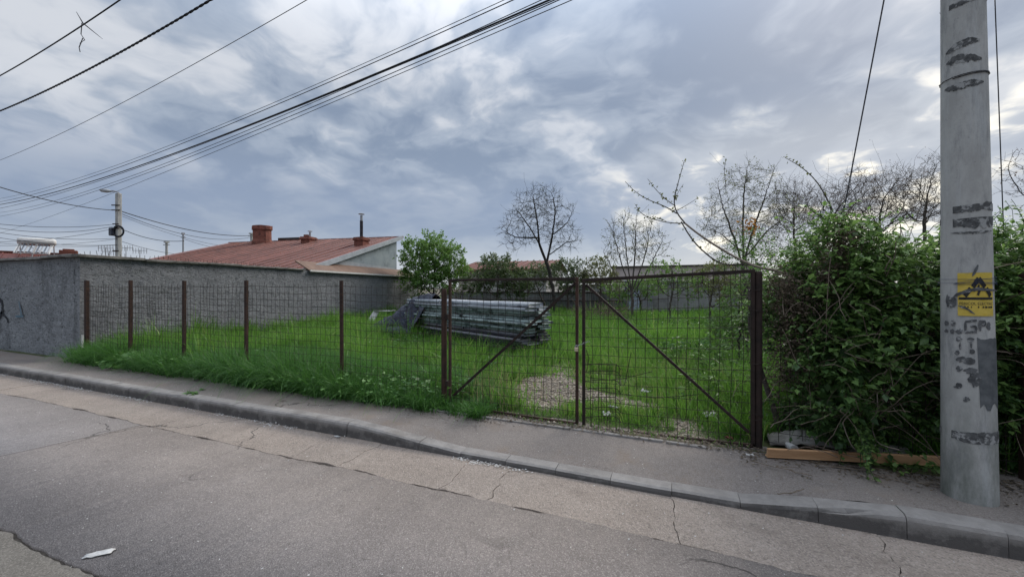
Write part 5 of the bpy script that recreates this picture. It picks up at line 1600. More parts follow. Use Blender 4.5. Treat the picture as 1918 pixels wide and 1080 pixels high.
for px, dep, ells, seed, lab in ((1565, 12, [(1535, 385, 48, 40), (1600, 362, 40, 46), (1565, 400, 60, 30)], 31, 'bare reddish-budded tree behind the left part of the hedge'), (1650, 13, [(1625, 372, 50, 40), (1680, 352, 40, 46), (1660, 395, 70, 34)], 32, 'bare reddish-budded tree behind the middle of the hedge'),
                                  (1735, 11, [(1715, 365, 46, 46), (1760, 345, 40, 56), (1740, 395, 60, 30)], 33, 'bare reddish-budded tree just left of the concrete pole'), (1490, 14, [(1485, 390, 40, 52)], 34, 'thin bare tree between the loose tree and the hedge')):
    tree_at(px, dep, ells, stem=[(px, 480), (px - 3, 425)], name='bare_tree', label=lab, bark=MAT['bark'], seed=seed, natt=1200, step=0.085, kill=0.115, infl=0.8, r_tip=0.0038, rmax=0.06, twigs=5, twl=0.34, clump=0.45, leaf=MAT['leaf_red'], per=0.9, lsize=0.036, stray=14, group='bare trees behind the hedge', up=0.1)
tree_at(1960, 6.0, [(1920, 320, 44, 58), (1965, 330, 60, 70)], stem=[(1962, 470), (1950, 400)], name='gnarled_tree', label='dark gnarled tree right of the concrete pole', bark=MAT['bark_dark'], seed=41, natt=300, step=0.07, kill=0.10, infl=0.6, r_tip=0.0028, rmax=0.05, twigs=3, twl=0.13, leaf=MAT['leaf_red'], per=0.6, lsize=0.03, z=0.15)


def shrub(name, label, px, ells, dep, seed, leaf, lsize=0.09, per=3.5, natt=520, bark='bark', **kw):
    m = dep / FPX
    tree_at(px, dep, ells, stem=[(px, 568)], name=name, label=label, bark=MAT[bark], seed=seed, natt=natt, step=4.4 * m, kill=6.5 * m, infl=60 * m, r_tip=0.22 * m, rmax=0.05, twigs=3, twl=12 * m, leaf=leaf, per=per, lsize=lsize, cat='shrub', up=0.05, **kw)


shrub('flowering_shrub', 'white flowering green shrub in front of the maroon roof', 930, [(932, 512, 44, 36), (900, 530, 34, 24), (965, 528, 34, 28)], 21.5, 51, MAT['leaf_shrub'], 0.12, 13.0, 800)
shrub('flowering_shrub', 'pale flowering shrub right behind the bare tree trunk', 1064, [(1060, 515, 34, 32), (1075, 530, 30, 25)], 22.5, 52, MAT['leaf_shrub'], 0.12, 9.0, 600)
shrub('yellow_green_shrub', 'loose yellow-green shrub between the bare tree and the budding tree', 1120, [(1118, 515, 34, 34), (1140, 530, 28, 25)], 22.0, 53, MAT['leaf_bud'], 0.11, 8.0, 600)
shrub('yellow_green_shrub', 'thin yellow-green shrub in front of the pink building', 1255, [(1250, 520, 38, 36), (1290, 535, 34, 28)], 15.0, 54, MAT['leaf_tree'], 0.08, 4.0)
shrub('green_shrub', 'leafy green shrub beside the gate end of the hedge', 1385, [(1390, 580, 40, 70), (1360, 610, 34, 45), (1410, 540, 24, 46)], 7.6, 55, MAT['leaf_hedge'], 0.055, 4.0, 420)
shrub('green_shrub', 'low green shrub under the bright green tree', 775, [(775, 540, 30, 24)], 23.5, 56, MAT['leaf_tree'], 0.1, 4.0, 140)
shrub('yellow_green_shrub', 'loose yellow-green shrub hiding the middle of the pink building', 1330, [(1335, 525, 44, 34), (1365, 545, 34, 30)], 16.0, 58, MAT['leaf_bud'], 0.085, 6.0, 600)
shrub('green_shrub', 'green shrub under the budding tree before the sheet fence', 1200, [(1205, 540, 36, 22), (1165, 545, 30, 18)], 18.0, 59, MAT['leaf_tree'], 0.09, 7.0)
shrub('green_shrub', 'round green shrub right of the maroon roofed building', 1020, [(1010, 520, 34, 26), (985, 535, 26, 20)], 23.5, 60, MAT['leaf_shrub'], 0.12, 9.0)
shrub('yellow_green_shrub', 'airy yellow-green bush below the loose tree by the hedge', 1400, [(1405, 470, 44, 44), (1430, 505, 40, 40), (1375, 500, 34, 36)], 8.6, 61, MAT['leaf_tree'], 0.05, 3.0, 500)
shrub('green_shrub', 'low dark shrub between the bright green tree and the flowering shrub', 862, [(862, 545, 36, 16)], 23.0, 57, MAT['leaf_shrub'], 0.1, 4.0, 160)

# heap of dead brushwood by the back fence
r_ = np.random.default_rng(6); L_ = []
c0 = P(1135, 578, 19.0)
for i in range(170):
    p = c0 + np.array((r_.normal(0, 0.8), r_.normal(0, 0.35), 0)); p[2] = 0.28 + abs(r_.normal(0, 0.18))
    pts, _ = wander(p, (r_.normal(0, 1), r_.normal(0, .5), r_.normal(0.25, .3)), r_.uniform(0.5, 1.3), 5, r_, 0.18)
    pts[:, 2] = np.maximum(pts[:, 2], 0.27); L_.append((pts, r_.uniform(0.006, 0.014)))
tag(tubes_mesh('brushwood_heap', L_, MAT['twig']), 'heap of dead brushwood against the back sheet fence', 'brushwood')

# tall weeds in the lot
def weed_clump(name, label, x, y, n, h, lsize, seed, mat='weed', wide=0.22, broad=0.7):
    r = np.random.default_rng(seed); pos, dr = [], []; L = []
    z = float(lot_z(np.array(x), np.array(y))) if y > 4.75 else PAVZ - 0.01
    for i in range(n):
        p = np.array((r.normal(0, wide * .35), r.normal(0, wide * .3), 0.0))
        pts, _ = wander(p, (r.normal(0, .5), r.normal(0, .5) - 0.2, 1), h * r.uniform(.5, 1.1), 5, r, .14)
        L.append((pts, 0.004))
        for k in range(2, 6):
            for q in range(2):
                a = r.uniform(0, 6.28); pos.append(pts[k]); dr.append((math.cos(a), math.sin(a), 0.35))
    t = empty(name, (x, y, z)); tag(t, label, 'plant')
    tubes_mesh('stems', L, MAT['leaf_hedge'], t)
    pos = np.array(pos); leaf_mesh('leaves', pos, np.array(dr), lsize * r.uniform(.6, 1.3, len(pos)), MAT[mat], t, np.clip(r.normal(.55, .25, len(pos)), 0, 1), aspect=broad, seed=seed)


w1 = G(530, 690); w2 = G(262, 690); w3 = G(390, 706); w4 = G(365, 737, 0.15)
weed_clump('mallow_plant', 'pale broad-leaved weed standing out of the fence grass near the middle post', w1[0], w1[1] - .05, 9, 0.42, 0.12, 61, wide=0.5, broad=1.0)
weed_clump('mallow_plant', 'dark broad-leaved weed at the fence foot near the wall corner', w2[0], w2[1], 12, 0.30, 0.12, 62, wide=0.7, broad=.9)
weed_clump('mallow_plant', 'low broad-leaved weed hanging over the pavement, between the third and fourth posts', w3[0], w3[1], 7, 0.22, 0.10, 63, wide=0.4, broad=.9)
weed_clump('weed_tuft', 'small green weed tuft growing on top of the kerb', w4[0], w4[1], 8, 0.07, 0.06, 64, wide=0.35, broad=.5)
r_ = np.random.default_rng(66)
for i, (px, py, lab) in enumerate(((1265, 628, 'tall leafy weed left of the brace in the right gate leaf'), (1330, 632, 'tall leafy weed above the brace near the hedge'), (1370, 700, 'dark leafy weed beside the double gate post'), (1330, 585, 'leafy weed at the far end by the cement wall'), (1385, 655, 'tall leafy weed nearest the double gate post'), (1290, 670, 'leafy weed in the middle of the right gate leaf, just above the brace'), (1400, 745, 'dark weed low at the foot of the gate post'))):
    p = G(px, py, 0.2); weed_clump('leafy_weed', lab, p[0], p[1], 46, 0.62, 0.12, 70 + i, mat='leaf_hedge' if i in (2, 6) else 'weed', wide=1.5, broad=.34)

_vx = rng.uniform(-12, -2.6, 260); _vy = rng.uniform(4.25, 5.2, 260); _k = 11
_vp = np.stack([np.repeat(_vx, _k) + rng.normal(0, .07, 260 * _k), np.repeat(_vy, _k) + rng.normal(0, .06, 260 * _k), PAVZ + rng.uniform(.05, .34, 260 * _k)], 1); _a = rng.uniform(0, 6.28, 260 * _k)
_o = leaf_mesh('verge_weeds', _vp, np.stack([np.cos(_a), np.sin(_a), rng.uniform(-.1, .5, 260 * _k)], 1), rng.uniform(.035, .085, 260 * _k), MAT['weed'], None, np.clip(np.repeat(rng.normal(.45, .25, 260), _k) + rng.normal(0, .12, 260 * _k), 0, 1), aspect=.75, seed=18, upb=2.5)
kind(_o, 'stuff'); _o['label'] = 'small broad-leaved weeds among the verge grass'; _o['category'] = 'weeds'
_p, _d = WEEDS
_o = leaf_mesh('lot_weeds', _p, _d, rng.uniform(.04, .095, len(_p)), MAT['weed'], None, np.clip(rng.normal(.5, .25, len(_p)), 0, 1), aspect=.5, seed=8)
kind(_o, 'stuff'); _o['label'] = 'broad-leaved weeds scattered through the lot grass'; _o['category'] = 'weeds'
#@@HEDGE
# ------------------------------------------------------------------ overgrown hedge
def build_hedge():
    r = np.random.default_rng(77)
    t = empty('vine_hedge', (1.8, 5.2, 0.1)); tag(t, 'overgrown dark green vine hedge spilling over the fence beside the pole', 'hedge')
    o = np.array((1.8, 5.2, 0.1))
    B = [((1.62, 5.15, 1.50), (0.42, 0.55, 0.90)), ((1.30, 5.35, 1.10), (0.34, 0.45, 0.86)), ((1.45, 4.98, 0.95), (0.46, 0.38, 0.70)), ((2.02, 5.05, 1.20), (0.50, 0.50, 0.94)), ((2.5, 5.2, 1.22), (0.6, 0.55, 0.88)),
         ((3.1, 5.2, 1.35), (0.7, 0.6, 0.92)), ((3.7, 5.2, 1.40), (0.8, 0.7, 0.9)), ((4.6, 5.2, 1.3), (0.9, 0.7, 1.0)), ((1.55, 4.62, 0.85), (0.34, 0.22, 0.45)), ((3.1, 4.9, 0.8), (0.5, 0.3, 0.7)), ((1.12, 5.8, 0.8), (0.3, 0.45, 0.75)), ((1.9, 5.75, 1.35), (0.8, 0.4, 0.8)), ((2.9, 5.8, 1.4), (0.8, 0.4, 0.8))]  # far-right blobs run on unseen past the view, added to block light
    B = [(np.array(c), np.array(q)) for c, q in B]
    pos, dr, tint, sz = [], [], [], []; stems = []
    N = 5200
    area = np.array([q[0] * q[2] + q[1] * q[2] for _, q in B]); pr = area / area.sum()
    made = 0
    while made < N:
        c, q = B[r.choice(len(B), p=pr)]
        v = r.normal(0, 1, 3); v /= np.linalg.norm(v)
        p = c + q * v * r.uniform(0.86, 1.05)
        if p[2] < 0.25 or p[0] > 5.2: continue
        if v[1] > 0.55: continue                      # the far side is never seen
        if any((((p - c2) / q2) ** 2).sum() < 0.62 for c2, q2 in B): continue
        if p[0] < 1.22 and p[2] < 1.25 and r.random() < 0.85: continue      # see-through to the fence at the gate end
        if 1.62 < p[0] < 2.3 and p[2] < 0.95 and r.random() < 0.72: continue   # bare dark hollow beside the pole
        # lumpy surface
        if vnoise(np.array(p[0] * 2.3), np.array(p[2] * 2.3), 9) < 0.22 and r.random() < 0.75: continue
        made += 1
        out = v * 0.8 + r.normal(0, 0.45, 3) + np.array((0, -0.1, 0.15 if p[2] > 1.7 else -0.25))
        L = r.uniform(0.10, 0.26) * (1.9 if r.random() < 0.10 else 1.0); n = 4
        pts, _ = wander(p, out, L, n, r, .2, 0.0, 0.18)
        stems.append((pts, 0.0022))
        base_t = 0.30 + 0.42 * (p[2] - 1.2) + 0.35 * (vnoise(np.array(p[0] * 1.7), np.array(p[2] * 1.7), 19) - 0.5)  # tint rises with height: top highlights painted into the leaf colour
        for k in range(r.integers(7, 13)):
            f = r.uniform(0.05, 1) * n; i = min(int(f), n - 1); pp = pts[i] + (pts[i + 1] - pts[i]) * (f - i)
            pos.append(pp); dr.append(np.array(out) * np.array((.5, .5, .1)) + r.normal(0, 1, 3) * np.array((.7, .6, .28)) + np.array((0, -.25, -0.22))); tint.append(base_t + r.normal(0, 0.24)); sz.append(r.uniform(0.03, 0.06) * (1.8 if r.random() < .22 else 1.0))
    # long trailing shoots in front
    for px, py, n_ in ((1600, 560, 10), (1650, 640, 9), (1560, 700, 9), (1700, 600, 7), (1620, 800, 7), (1640, 850, 8), (1630, 760, 8), (1550, 640, 6), (1890, 560, 6), (1900, 700, 6), (1720, 460, 6)):
        for _ in range(n_):
            p = PYp(px + r.normal(0, 25), py + r.normal(0, 20), 4.66)
            pts, _ = wander(p, (r.normal(0, .6), -0.35, r.normal(-.3, .5)), r.uniform(0.25, 0.55), 6, r, .18, 0, .25)
            pts[:, 1] = np.maximum(pts[:, 1], 4.38); pts[:, 2] = np.maximum(pts[:, 2], 0.16); stems.append((pts, 0.0025))
            for k in range(16):
                f = r.uniform(0.05, 1) * 6; i = min(int(f), 5); pos.append(pts[i] + (pts[i + 1] - pts[i]) * (f - i)); dr.append(r.normal(0, .7, 3) + np.array((0, -.3, -.1))); tint.append(r.normal(.5, .17)); sz.append(r.uniform(.04, .075))
    # stray shoots that break the outline
    for _ in range(110):
        c, q = B[r.integers(0, 8)]; v = r.normal(0, 1, 3); v[2] = abs(v[2]) * .8; v[1] = -abs(v[1]) * .6; v /= np.linalg.norm(v); p = c + q * v
        if p[2] < 1.2: continue
        pts, _ = wander(p, v + np.array((r.normal(-.15, .5), r.normal(0, .3), .55)), r.uniform(.22, .62), 7, r, .15, 0, .16); stems.append((pts, .0025))
        for k in range(15):
            f = r.uniform(.05, 1) * 7; i = min(int(f), 6); pos.append(pts[i] + (pts[i + 1] - pts[i]) * (f - i)); dr.append(r.normal(0, .7, 3) + np.array((0, -.2, -.1))); tint.append(r.normal(.75, .2)); sz.append(r.uniform(.022, .05))
    # the tail that hangs to the pavement
    for _ in range(26):
        p = PYp(1600 + r.normal(0, 16), 800 + r.normal(0, 15), 4.50); e = G(1640 + r.normal(0, 12), 893 + r.normal(0, 10), 0.14)
        tt = np.linspace(0, r.uniform(.6, 1), 7)[:, None]; pts = p + (e - p) * tt + np.array((0, 0, 1)) * 0.10 * np.sin(tt * math.pi) + r.normal(0, .012, (7, 3))
        pts[:, 2] = np.maximum(pts[:, 2], 0.15); stems.append((pts, 0.0025))
        for k in range(16):
            f = r.uniform(0.1, 1) * 6; i = min(int(f), 5); pos.append(pts[i] + (pts[i + 1] - pts[i]) * (f - i)); dr.append(r.normal(0, .7, 3) + np.array((0, -.2, .2))); tint.append(r.normal(.5, .17)); sz.append(r.uniform(.025, .05))
    pos = np.array(pos) - o
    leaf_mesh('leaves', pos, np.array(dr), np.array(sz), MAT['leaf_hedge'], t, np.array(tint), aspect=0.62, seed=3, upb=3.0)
    # dead interior
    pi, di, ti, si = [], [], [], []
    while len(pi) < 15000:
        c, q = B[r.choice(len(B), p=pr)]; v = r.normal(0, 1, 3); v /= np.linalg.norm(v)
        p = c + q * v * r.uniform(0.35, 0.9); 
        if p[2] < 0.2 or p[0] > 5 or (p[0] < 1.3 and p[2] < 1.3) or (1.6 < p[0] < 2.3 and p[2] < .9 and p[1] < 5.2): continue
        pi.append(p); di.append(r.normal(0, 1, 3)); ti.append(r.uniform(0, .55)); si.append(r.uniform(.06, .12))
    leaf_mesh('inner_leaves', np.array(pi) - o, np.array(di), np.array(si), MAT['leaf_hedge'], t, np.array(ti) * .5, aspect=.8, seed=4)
    # clumps of dry creeper
    pi, di, ti, si = [], [], [], []
    for px, py, sx, sy, n in ((1580, 470, 24, 30, 1300), (1490, 580, 34, 34, 1700), (1500, 640, 36, 34, 1400), (1470, 540, 22, 24, 700), (1555, 520, 24, 24, 700), (1680, 540, 20, 30, 300), (1520, 700, 30, 30, 700), (1460, 690, 18, 40, 500)):
        for _ in range(n):
            p = PYp(px + r.normal(0, sx * .75), py + r.normal(0, sy * .75), 4.72 + r.uniform(-.1, .2)); pi.append(p); di.append(r.normal(0, 1, 3)); ti.append(r.random()); si.append(r.uniform(.015, .04))
    leaf_mesh('dry_creeper', np.array(pi) - o, np.array(di), np.array(si), MAT['leaf_dead'], t, np.array(ti), aspect=.6, seed=6)
    # twigs, canes
    tw = []
    for _ in range(620):
        c, q = B[r.integers(0, len(B))]; v = r.normal(0, 1, 3); v[1] = -abs(v[1]); v /= np.linalg.norm(v)
        p = c + q * v * 0.95
        if p[2] < .3: continue
        pts, _ = wander(p, r.normal(0, 1, 3) + np.array((0, -.35, 0.1)), r.uniform(.3, .9), 7, r, .16, 0, .12); pts[:, 1] = np.maximum(pts[:, 1], 4.30); pts[:, 2] = np.maximum(pts[:, 2], .15)
        tw.append((pts, r.uniform(.0016, .0036)))
    for a_, b_ in (((1440, 800), (1510, 757)), ((1510, 620), (1600, 530)), ((1545, 660), (1552, 480)), ((1690, 420), (1660, 520)), ((1640, 640), (1660, 590)), ((1480, 690), (1600, 540)), ((1670, 680), (1765, 560))):
        p, q = PYp(*a_, 4.50), PYp(*b_, 4.55); s_ = np.linspace(0, 1, 7)[:, None]; tw.append((p + (q - p) * s_ + r.normal(0, .008, (7, 3)), .0045))
    tw = [(p - o, q) for p, q in tw]
    tubes_mesh('dry_twigs', tw, MAT['twig'], t)
    tubes_mesh('shoots', [(p - o, q) for p, q in stems], MAT['leaf_hedge'], t, sides=3)
    # hanging bare cane with the loop above the plank
    cane = np.array([PYp(x, y, 4.44) for x, y in ((1643, 735), (1644, 760), (1636, 785), (1634, 805), (1641, 825), (1650, 832), (1668, 838), (1684, 842))]) - o
    tubes_mesh('cane', [(cane, 0.006), (np.array([PYp(x, y, 4.40) for x, y in ((1640, 832), (1632, 845), (1618, 851), (1605, 845), (1594, 832), (1585, 812), (1578, 790))]) - o, .005)], MAT['bark_pale'], t)
    # main stems in the dark
    ms = []
    for x in (1.1, 1.5, 1.9, 2.3, 2.9, 3.4):
        pts, _ = wander((x, 5.0, 0.1), (r.normal(0, .2), .05, 1), 1.7, 8, r, .1); ms.append((pts - o, np.linspace(.035, .012, 9)))
    tubes_mesh('main_stems', ms, MAT['bark'], t)
    return t


build_hedge()

# ------------------------------------------------------------------ long arching branch that leans out of the hedge
def arch_branch():
    r = np.random.default_rng(5)
    t = empty('leaning_sapling', (1.35, 4.95, 0.1)); o = np.array((1.35, 4.95, 0.1))
    tag(t, 'bare budding sapling arching out of the hedge above the gate', 'sapling')
    D = lambda px: 4.15 + (1520 - px) * 0.0022

    def line(pts, r0, r1):
        q = np.array([P(x, y, D(x)) for x, y in pts]); n = len(q); tt = np.linspace(0, n - 1, n * 4)
        q = np.stack([np.interp(tt, range(n), q[:, k]) for k in range(3)], 1)
        k = np.ones(5) / 5
        for c in range(3): q[2:-2, c] = np.convolve(q[:, c], k, 'valid')
        return q - o, np.linspace(r0, r1, len(q))
    stem = [(np.array((0, 0, 0.0)), None)]
    root = P(1520, 545, D(1520)) - o
    trunk = [(np.array([(0.12, 0.25, 0), (0.14, 0.18, 0.7), tuple(root + np.array((0.05, .05, -.25))), tuple(root)]), np.array((.028, .024, .02, .017)))]
    trunk.append(line([(1520, 545), (1490, 522), (1455, 506), (1425, 502), (1395, 491), (1350, 466), (1310, 440), (1283, 418)], .017, .011))
    tubes_mesh('trunk', trunk, MAT['bark_pale'], t)
    br = [line([(1283, 418), (1268, 400), (1261, 378), (1268, 350), (1275, 325), (1282, 300)], .010, .003), line([(1268, 400), (1245, 386), (1215, 375), (1190, 360), (1171, 340)], .008, .003), line([(1262, 384), (1245, 372), (1228, 355), (1213, 335)], .006, .0025),
          line([(1283, 418), (1255, 418), (1220, 410), (1200, 400), (1190, 383)], .007, .003), line([(1395, 494), (1350, 497), (1310, 465), (1290, 440), (1276, 415)], .010, .008), line([(1266, 395), (1285, 385), (1305, 372)], .005, .002), line([(1360, 350), (1356, 320), (1360, 296)], .004, .002),
          line([(1262, 378), (1270, 360), (1280, 345)], .004, .002), line([(1245, 413), (1235, 408), (1222, 409)], .004, .002), line([(1560, 395), (1535, 345), (1505, 315), (1470, 295)], .008, .003)]
    for l_ in br: tubes_mesh('branch', [l_], MAT['bark'], t)
    pos, dr = [], []
    for q, rr in br:
        for k in range(2, len(q)):
            if r.random() < .75:
                for _ in range(2): pos.append(q[k] + r.normal(0, .008, 3)); dr.append(r.normal(0, 1, 3))
    pos = np.array(pos); kind(leaf_mesh('buds', pos, np.array(dr), r.uniform(.018, .04, len(pos)), MAT['leaf_bud'], t, r.random(len(pos)), aspect=.7, seed=9), 'stuff')
    pos = np.array([P(1402 + r.normal(0, 12), 424 + r.normal(0, 7), 5.2) for _ in range(70)]) - o
    leaf_mesh('orange_leaves', pos, r.normal(0, 1, pos.shape), r.uniform(.03, .06, len(pos)), MAT['leaf_orange'], t, r.random(len(pos)), seed=10)


arch_branch()

#@@WIRES
# ------------------------------------------------------------------ lines, far poles
def far_poles():
    # street light pole behind the wall
    dep = 25.0; b = P(222, 540, dep); t = empty('lamp_pole', (b[0], b[1], 0)); tag(t, 'slim concrete street lamp pole with lamp arm and cable box behind the wall', 'lamp pole')
    zt = P(222, 362, dep)[2]
    m = MB(); m.box((0, 0, zt / 2), (0.27, 0.24, zt)); m.build('shaft', MAT['pole'], t, bevel=.03)
    la = P(205, 358, dep) - np.array((b[0], b[1], 0))
    m = MB(); m.tube([(0, 0, zt - 0.3), (0.0, 0, zt + 0.05), tuple(la * np.array((.45, .45, 1)) + np.array((0, 0, 0))), tuple(la)], 0.05, 6); m.build('lamp_arm', MAT['galv'], t)
    u = np.array((-CY, -SY, 0.12)); u /= np.linalg.norm(u)
    m = MB(); m.tube([la - u * 0.1, la + u * 0.15, la + u * .5, la + u * .62], [.06, .12, .11, .04], 8); m.build('lamp_head', MAT['lamp'], t, smooth=True)
    q = P(218, 434, dep) - np.array((b[0], b[1], 0)); m = MB(); m.box((q[0] - .15, q[1] - .1, q[2]), (0.4, 0.3, 0.5)); m.build('cable_box', MAT['tarp'], t, bevel=.04)
    q = P(226, 434, dep) - np.array((b[0], b[1], 0)); a = np.linspace(0, 2 * math.pi, 24); m = MB()
    for k in range(3): m.tube(np.stack([q[0] + 0.1 + (.3 + .03 * k) * np.cos(a) * CY, q[1] - .16 + (.3 + .03 * k) * np.cos(a) * SY, q[2] + (.3 + .03 * k) * np.sin(a)], 1), .03, 5)
    m.build('cable_coil', MAT['cable'], t)
    for y in (385, 394, 420, 428, 470):
        q = P(222, y, dep)[2]; m = MB(); m.box((0.0, -.14, q), (0.5 if y < 400 else .36, .06, .06), rz=YAW); m.build('bracket', MAT['rust_dark'], t)
    # thin poles
    for px, y0, dep, w, lab, mat in ((343, 437, 26, .11, 'thin grey steel pole standing over the left end of the red roof', 'galv'), (312, 453, 34, .22, 'short far concrete pole left of the thin steel pole', 'pole'), (471, 437, 40, .26, 'far concrete pole tip beside the cracked chimney', 'pole')):
        b = P(px, 540, dep); zt = P(px, y0, dep)[2]
        m = MB()
        m.lathe([(w / 2, 0), (w / 2 * .85, zt), (w * .3, zt + .03)], (0, 0, 0), 8); m.box((0, 0, zt - .25), (w * 2.6, .06, .06), rz=YAW); m.box((0, 0, zt - .02), (w * 1.3, w * 1.3, .12))
        o = m.build('far_pole', MAT[mat]); o.location = (b[0], b[1], 0); tag(o, lab, 'pole')
    # roof aerials
    for i, (px, y0, dep, lab) in enumerate(((198, 463, 30, 'spidery roof aerial left of the lamp pole'), (205, 470, 31, 'lower roof aerial close to the lamp pole'), (262, 468, 32, 'spidery roof aerial right of the lamp pole'), (236, 463, 33, 'small roof aerial touching the lamp pole at its right'))):
        b = P(px, 540, dep); zt = P(px, y0, dep)[2]; m = MB(); m.tube([(0, 0, 1), (0, 0, zt)], .025, 5); m.bar((-.6 * CY, -.6 * SY, zt - .05), (.6 * CY, .6 * SY, zt - .05), .03, .03)
        for q in np.linspace(-.55, .55, 6): m.bar((q * CY, q * SY, zt - .3), (q * CY, q * SY, zt + .16), .025, .025)
        o = m.build('roof_aerial', MAT['galv']); o.location = (b[0], b[1], 0); tag(o, lab, 'aerial')


far_poles()


def wire(name, label, pts, rad, mat='cable', twist=0.0, n=60, sag=None, group=None, ext=True):
    """a hanging line through world points (first, [middle], last)"""
    pts = [np.array(p, float) for p in pts]
    tt = np.linspace(0, 1, n)
    if len(pts) == 2:
        a, b_ = pts; q = a + (b_ - a) * tt[:, None]
        if sag: q[:, 2] -= sag * 4 * tt * (1 - tt)
    else:       # parabola in height through three points
        a, m_, b_ = pts; d = b_ - a; f = np.dot((m_ - a)[:2], d[:2]) / np.dot(d[:2], d[:2])
        s = ((a + d * f)[2] - m_[2]) / (4 * f * (1 - f)); q = a + d * tt[:, None]; q[:, 2] -= s * 4 * tt * (1 - tt)
    o = empty(name, (0, 0, 0)) if twist else None
    if twist:
        tag(o, label, 'cable', group)
        L = np.linalg.norm(pts[-1] - pts[0]); nn = int(L / 0.08); t2 = np.linspace(0, 1, nn)
        q2 = np.stack([np.interp(t2, tt, q[:, k]) for k in range(3)], 1)
        d = (pts[-1] - pts[0]) / L; s = np.cross(d, (0, 0, 1)); s /= np.linalg.norm(s); u = np.cross(s, d)
        for ph in range(2):
            a = t2 * L / twist * 2 * math.pi + ph * math.pi
            tubes_mesh('strand', [(q2 + rad * .75 * (np.cos(a)[:, None] * s + np.sin(a)[:, None] * u), rad)], MAT[mat], o, sides=5)
        return o
    return tag(tubes_mesh(name, [(q, rad)], MAT[mat], sides=5), label, 'cable', group)


GR = 'lines strung over the lot along the street'
def at_h(px, py, h): return P(px, py, (h - CAMZ) * FPX / (540.0 - py))
def span(name, label, pa, pb, h, rad, mat='cable', mid=None, ext=(0.5, 0.35), twist=0.0, group=GR):
    a, b_ = at_h(*pa, h), at_h(*pb, h); sagk = 0.0
    if mid:
        # plan crossing of the picture column mid[0]
        an = math.atan((mid[0] - 959.0) / FPX) - YAW; dx, dy = math.sin(an), math.cos(an)
        e = (b_ - a)[:2]; den = dx * e[1] - dy * e[0]; t = (dy * a[0] - dx * a[1]) / den
        q = a + (b_ - a) * t; dep = -q[0] * SY + q[1] * CY; zm = CAMZ + (540 - mid[1]) / FPX * dep; sagk = (h - zm) / (t * (1 - t))
    n = 90; tt = np.linspace(-ext[0], 1 + ext[1], n)[:, None]; q = a + (b_ - a) * tt; q[:, 2] -= (sagk * tt * (1 - tt))[:, 0]
    if not twist: return tag(tubes_mesh(name, [(q, rad)], MAT[mat], sides=6), label, 'cable', group)
    o = empty(name, (0, 0, 0)); tag(o, label, 'cable', group)
    L = np.linalg.norm(q[-1] - q[0]); nn = int(L / 0.05); t2 = np.linspace(0, 1, nn); q2 = np.stack([np.interp(t2, np.linspace(0, 1, n), q[:, k]) for k in range(3)], 1)
    d = (q[-1] - q[0]) / L; s_ = np.cross(d, (0, 0, 1)); s_ /= np.linalg.norm(s_); u = np.cross(s_, d)
    for ph in range(2):
        an = t2 * L / twist * 2 * math.pi + ph * math.pi
        tubes_mesh('strand', [(q2 + rad * .55 * (np.cos(an)[:, None] * s_ + np.sin(an)[:, None] * u), rad)], MAT[mat], o, sides=6)
    return o


span('overhead_cable', 'cable with a torn kite hanging from it at the upper left', (0, 142), (225, 0), 6.2, 0.011, mid=(120, 70))
span('twisted_cable', 'thick twisted black cable crossing the upper left corner', (0, 208), (395, 0), 6.4, 0.013, mid=(200, 112), twist=0.30)
span('overhead_cable', 'single thin wire between the twisted cable and the cable bundle', (0, 300), (575, 0), 6.8, 0.0065, 'cable_grey', mid=(300, 155))
for i, (y0, xm, ym, xe, rad, mat, lab) in enumerate(((372, 500, 198, 945, .006, 'cable_grey', 'topmost faint wire of the long bundle'), (378, 500, 204, 962, .009, 'cable', 'second wire from the top of the long bundle'), (383, 500, 221, 1030, .017, 'cable', 'thickest black cable of the long bundle'), (390, 500, 223, 1040, .010, 'cable', 'wire just under the thickest cable of the bundle'),
                                                     (398, 500, 229, 1015, .008, 'cable_grey', 'wire crossing under the thick cable from the left'), (405, 500, 236, 1048, .009, 'cable', 'second lowest line of the long bundle'), (436, 420, 277, 1072, .008, 'cable', 'lowest separate line under the bundle passing the lamp head'))):
    span('overhead_cable', lab, (0, y0), (xe, 0), 6.8 + 0.06 * i, rad, mat, mid=(xm, ym), ext=(0.3, 0.15))
# lines to and from the far lamp pole
LP = lambda y: P(222, y, 24.9)
FP = 'lines meeting at the far lamp pole'
for i, (a, b_, s, rad, lab) in enumerate(((P(-40, 338, 16), LP(394), .25, .022, 'thick line reaching the lamp pole from the upper left'), (LP(394), P(471, 441, 40), .5, .030, 'thick line leaving the lamp pole to the right'), (LP(398), P(471, 444, 40), .8, .018, 'line just below the thick one right of the lamp pole'),
                                  (LP(426), P(345, 451, 26), .3, .018, 'short drop line from lamp pole to the thin steel pole'), (LP(402), P(430, 462, 34), .3, .012, 'slack thin line falling right of the lamp pole'), (P(-60, 412, 22), LP(419), .3, .014, 'upper level line left of the lamp pole'), (P(-60, 416, 22), LP(422), .5, .014, 'second level line left of the lamp pole'),
                                  (P(-60, 425, 22), LP(446), .3, .013, 'line sloping down to the lower part of the lamp pole'), (P(-60, 434, 22), LP(458), .3, .013, 'lower line sloping down to the lamp pole foot'), (P(-60, 452, 22), LP(426), .3, .012, 'line rising from the left edge to the cable box'), (P(-60, 458, 20), LP(447), .2, .010, 'faint level line low at the left edge'),
                                  (P(-60, 449, 20), LP(459), .2, .010, 'faintest low line behind the water heater'), (LP(450), P(360, 478, 30), .2, .014, 'low line running from the lamp pole behind the wall'), (P(343, 447, 26), P(480, 470, 34), .3, .012, 'line from the thin steel pole to the red roof'))):
    wire('service_line', lab, [a, b_], rad, 'cable', sag=s, n=30, group=FP)
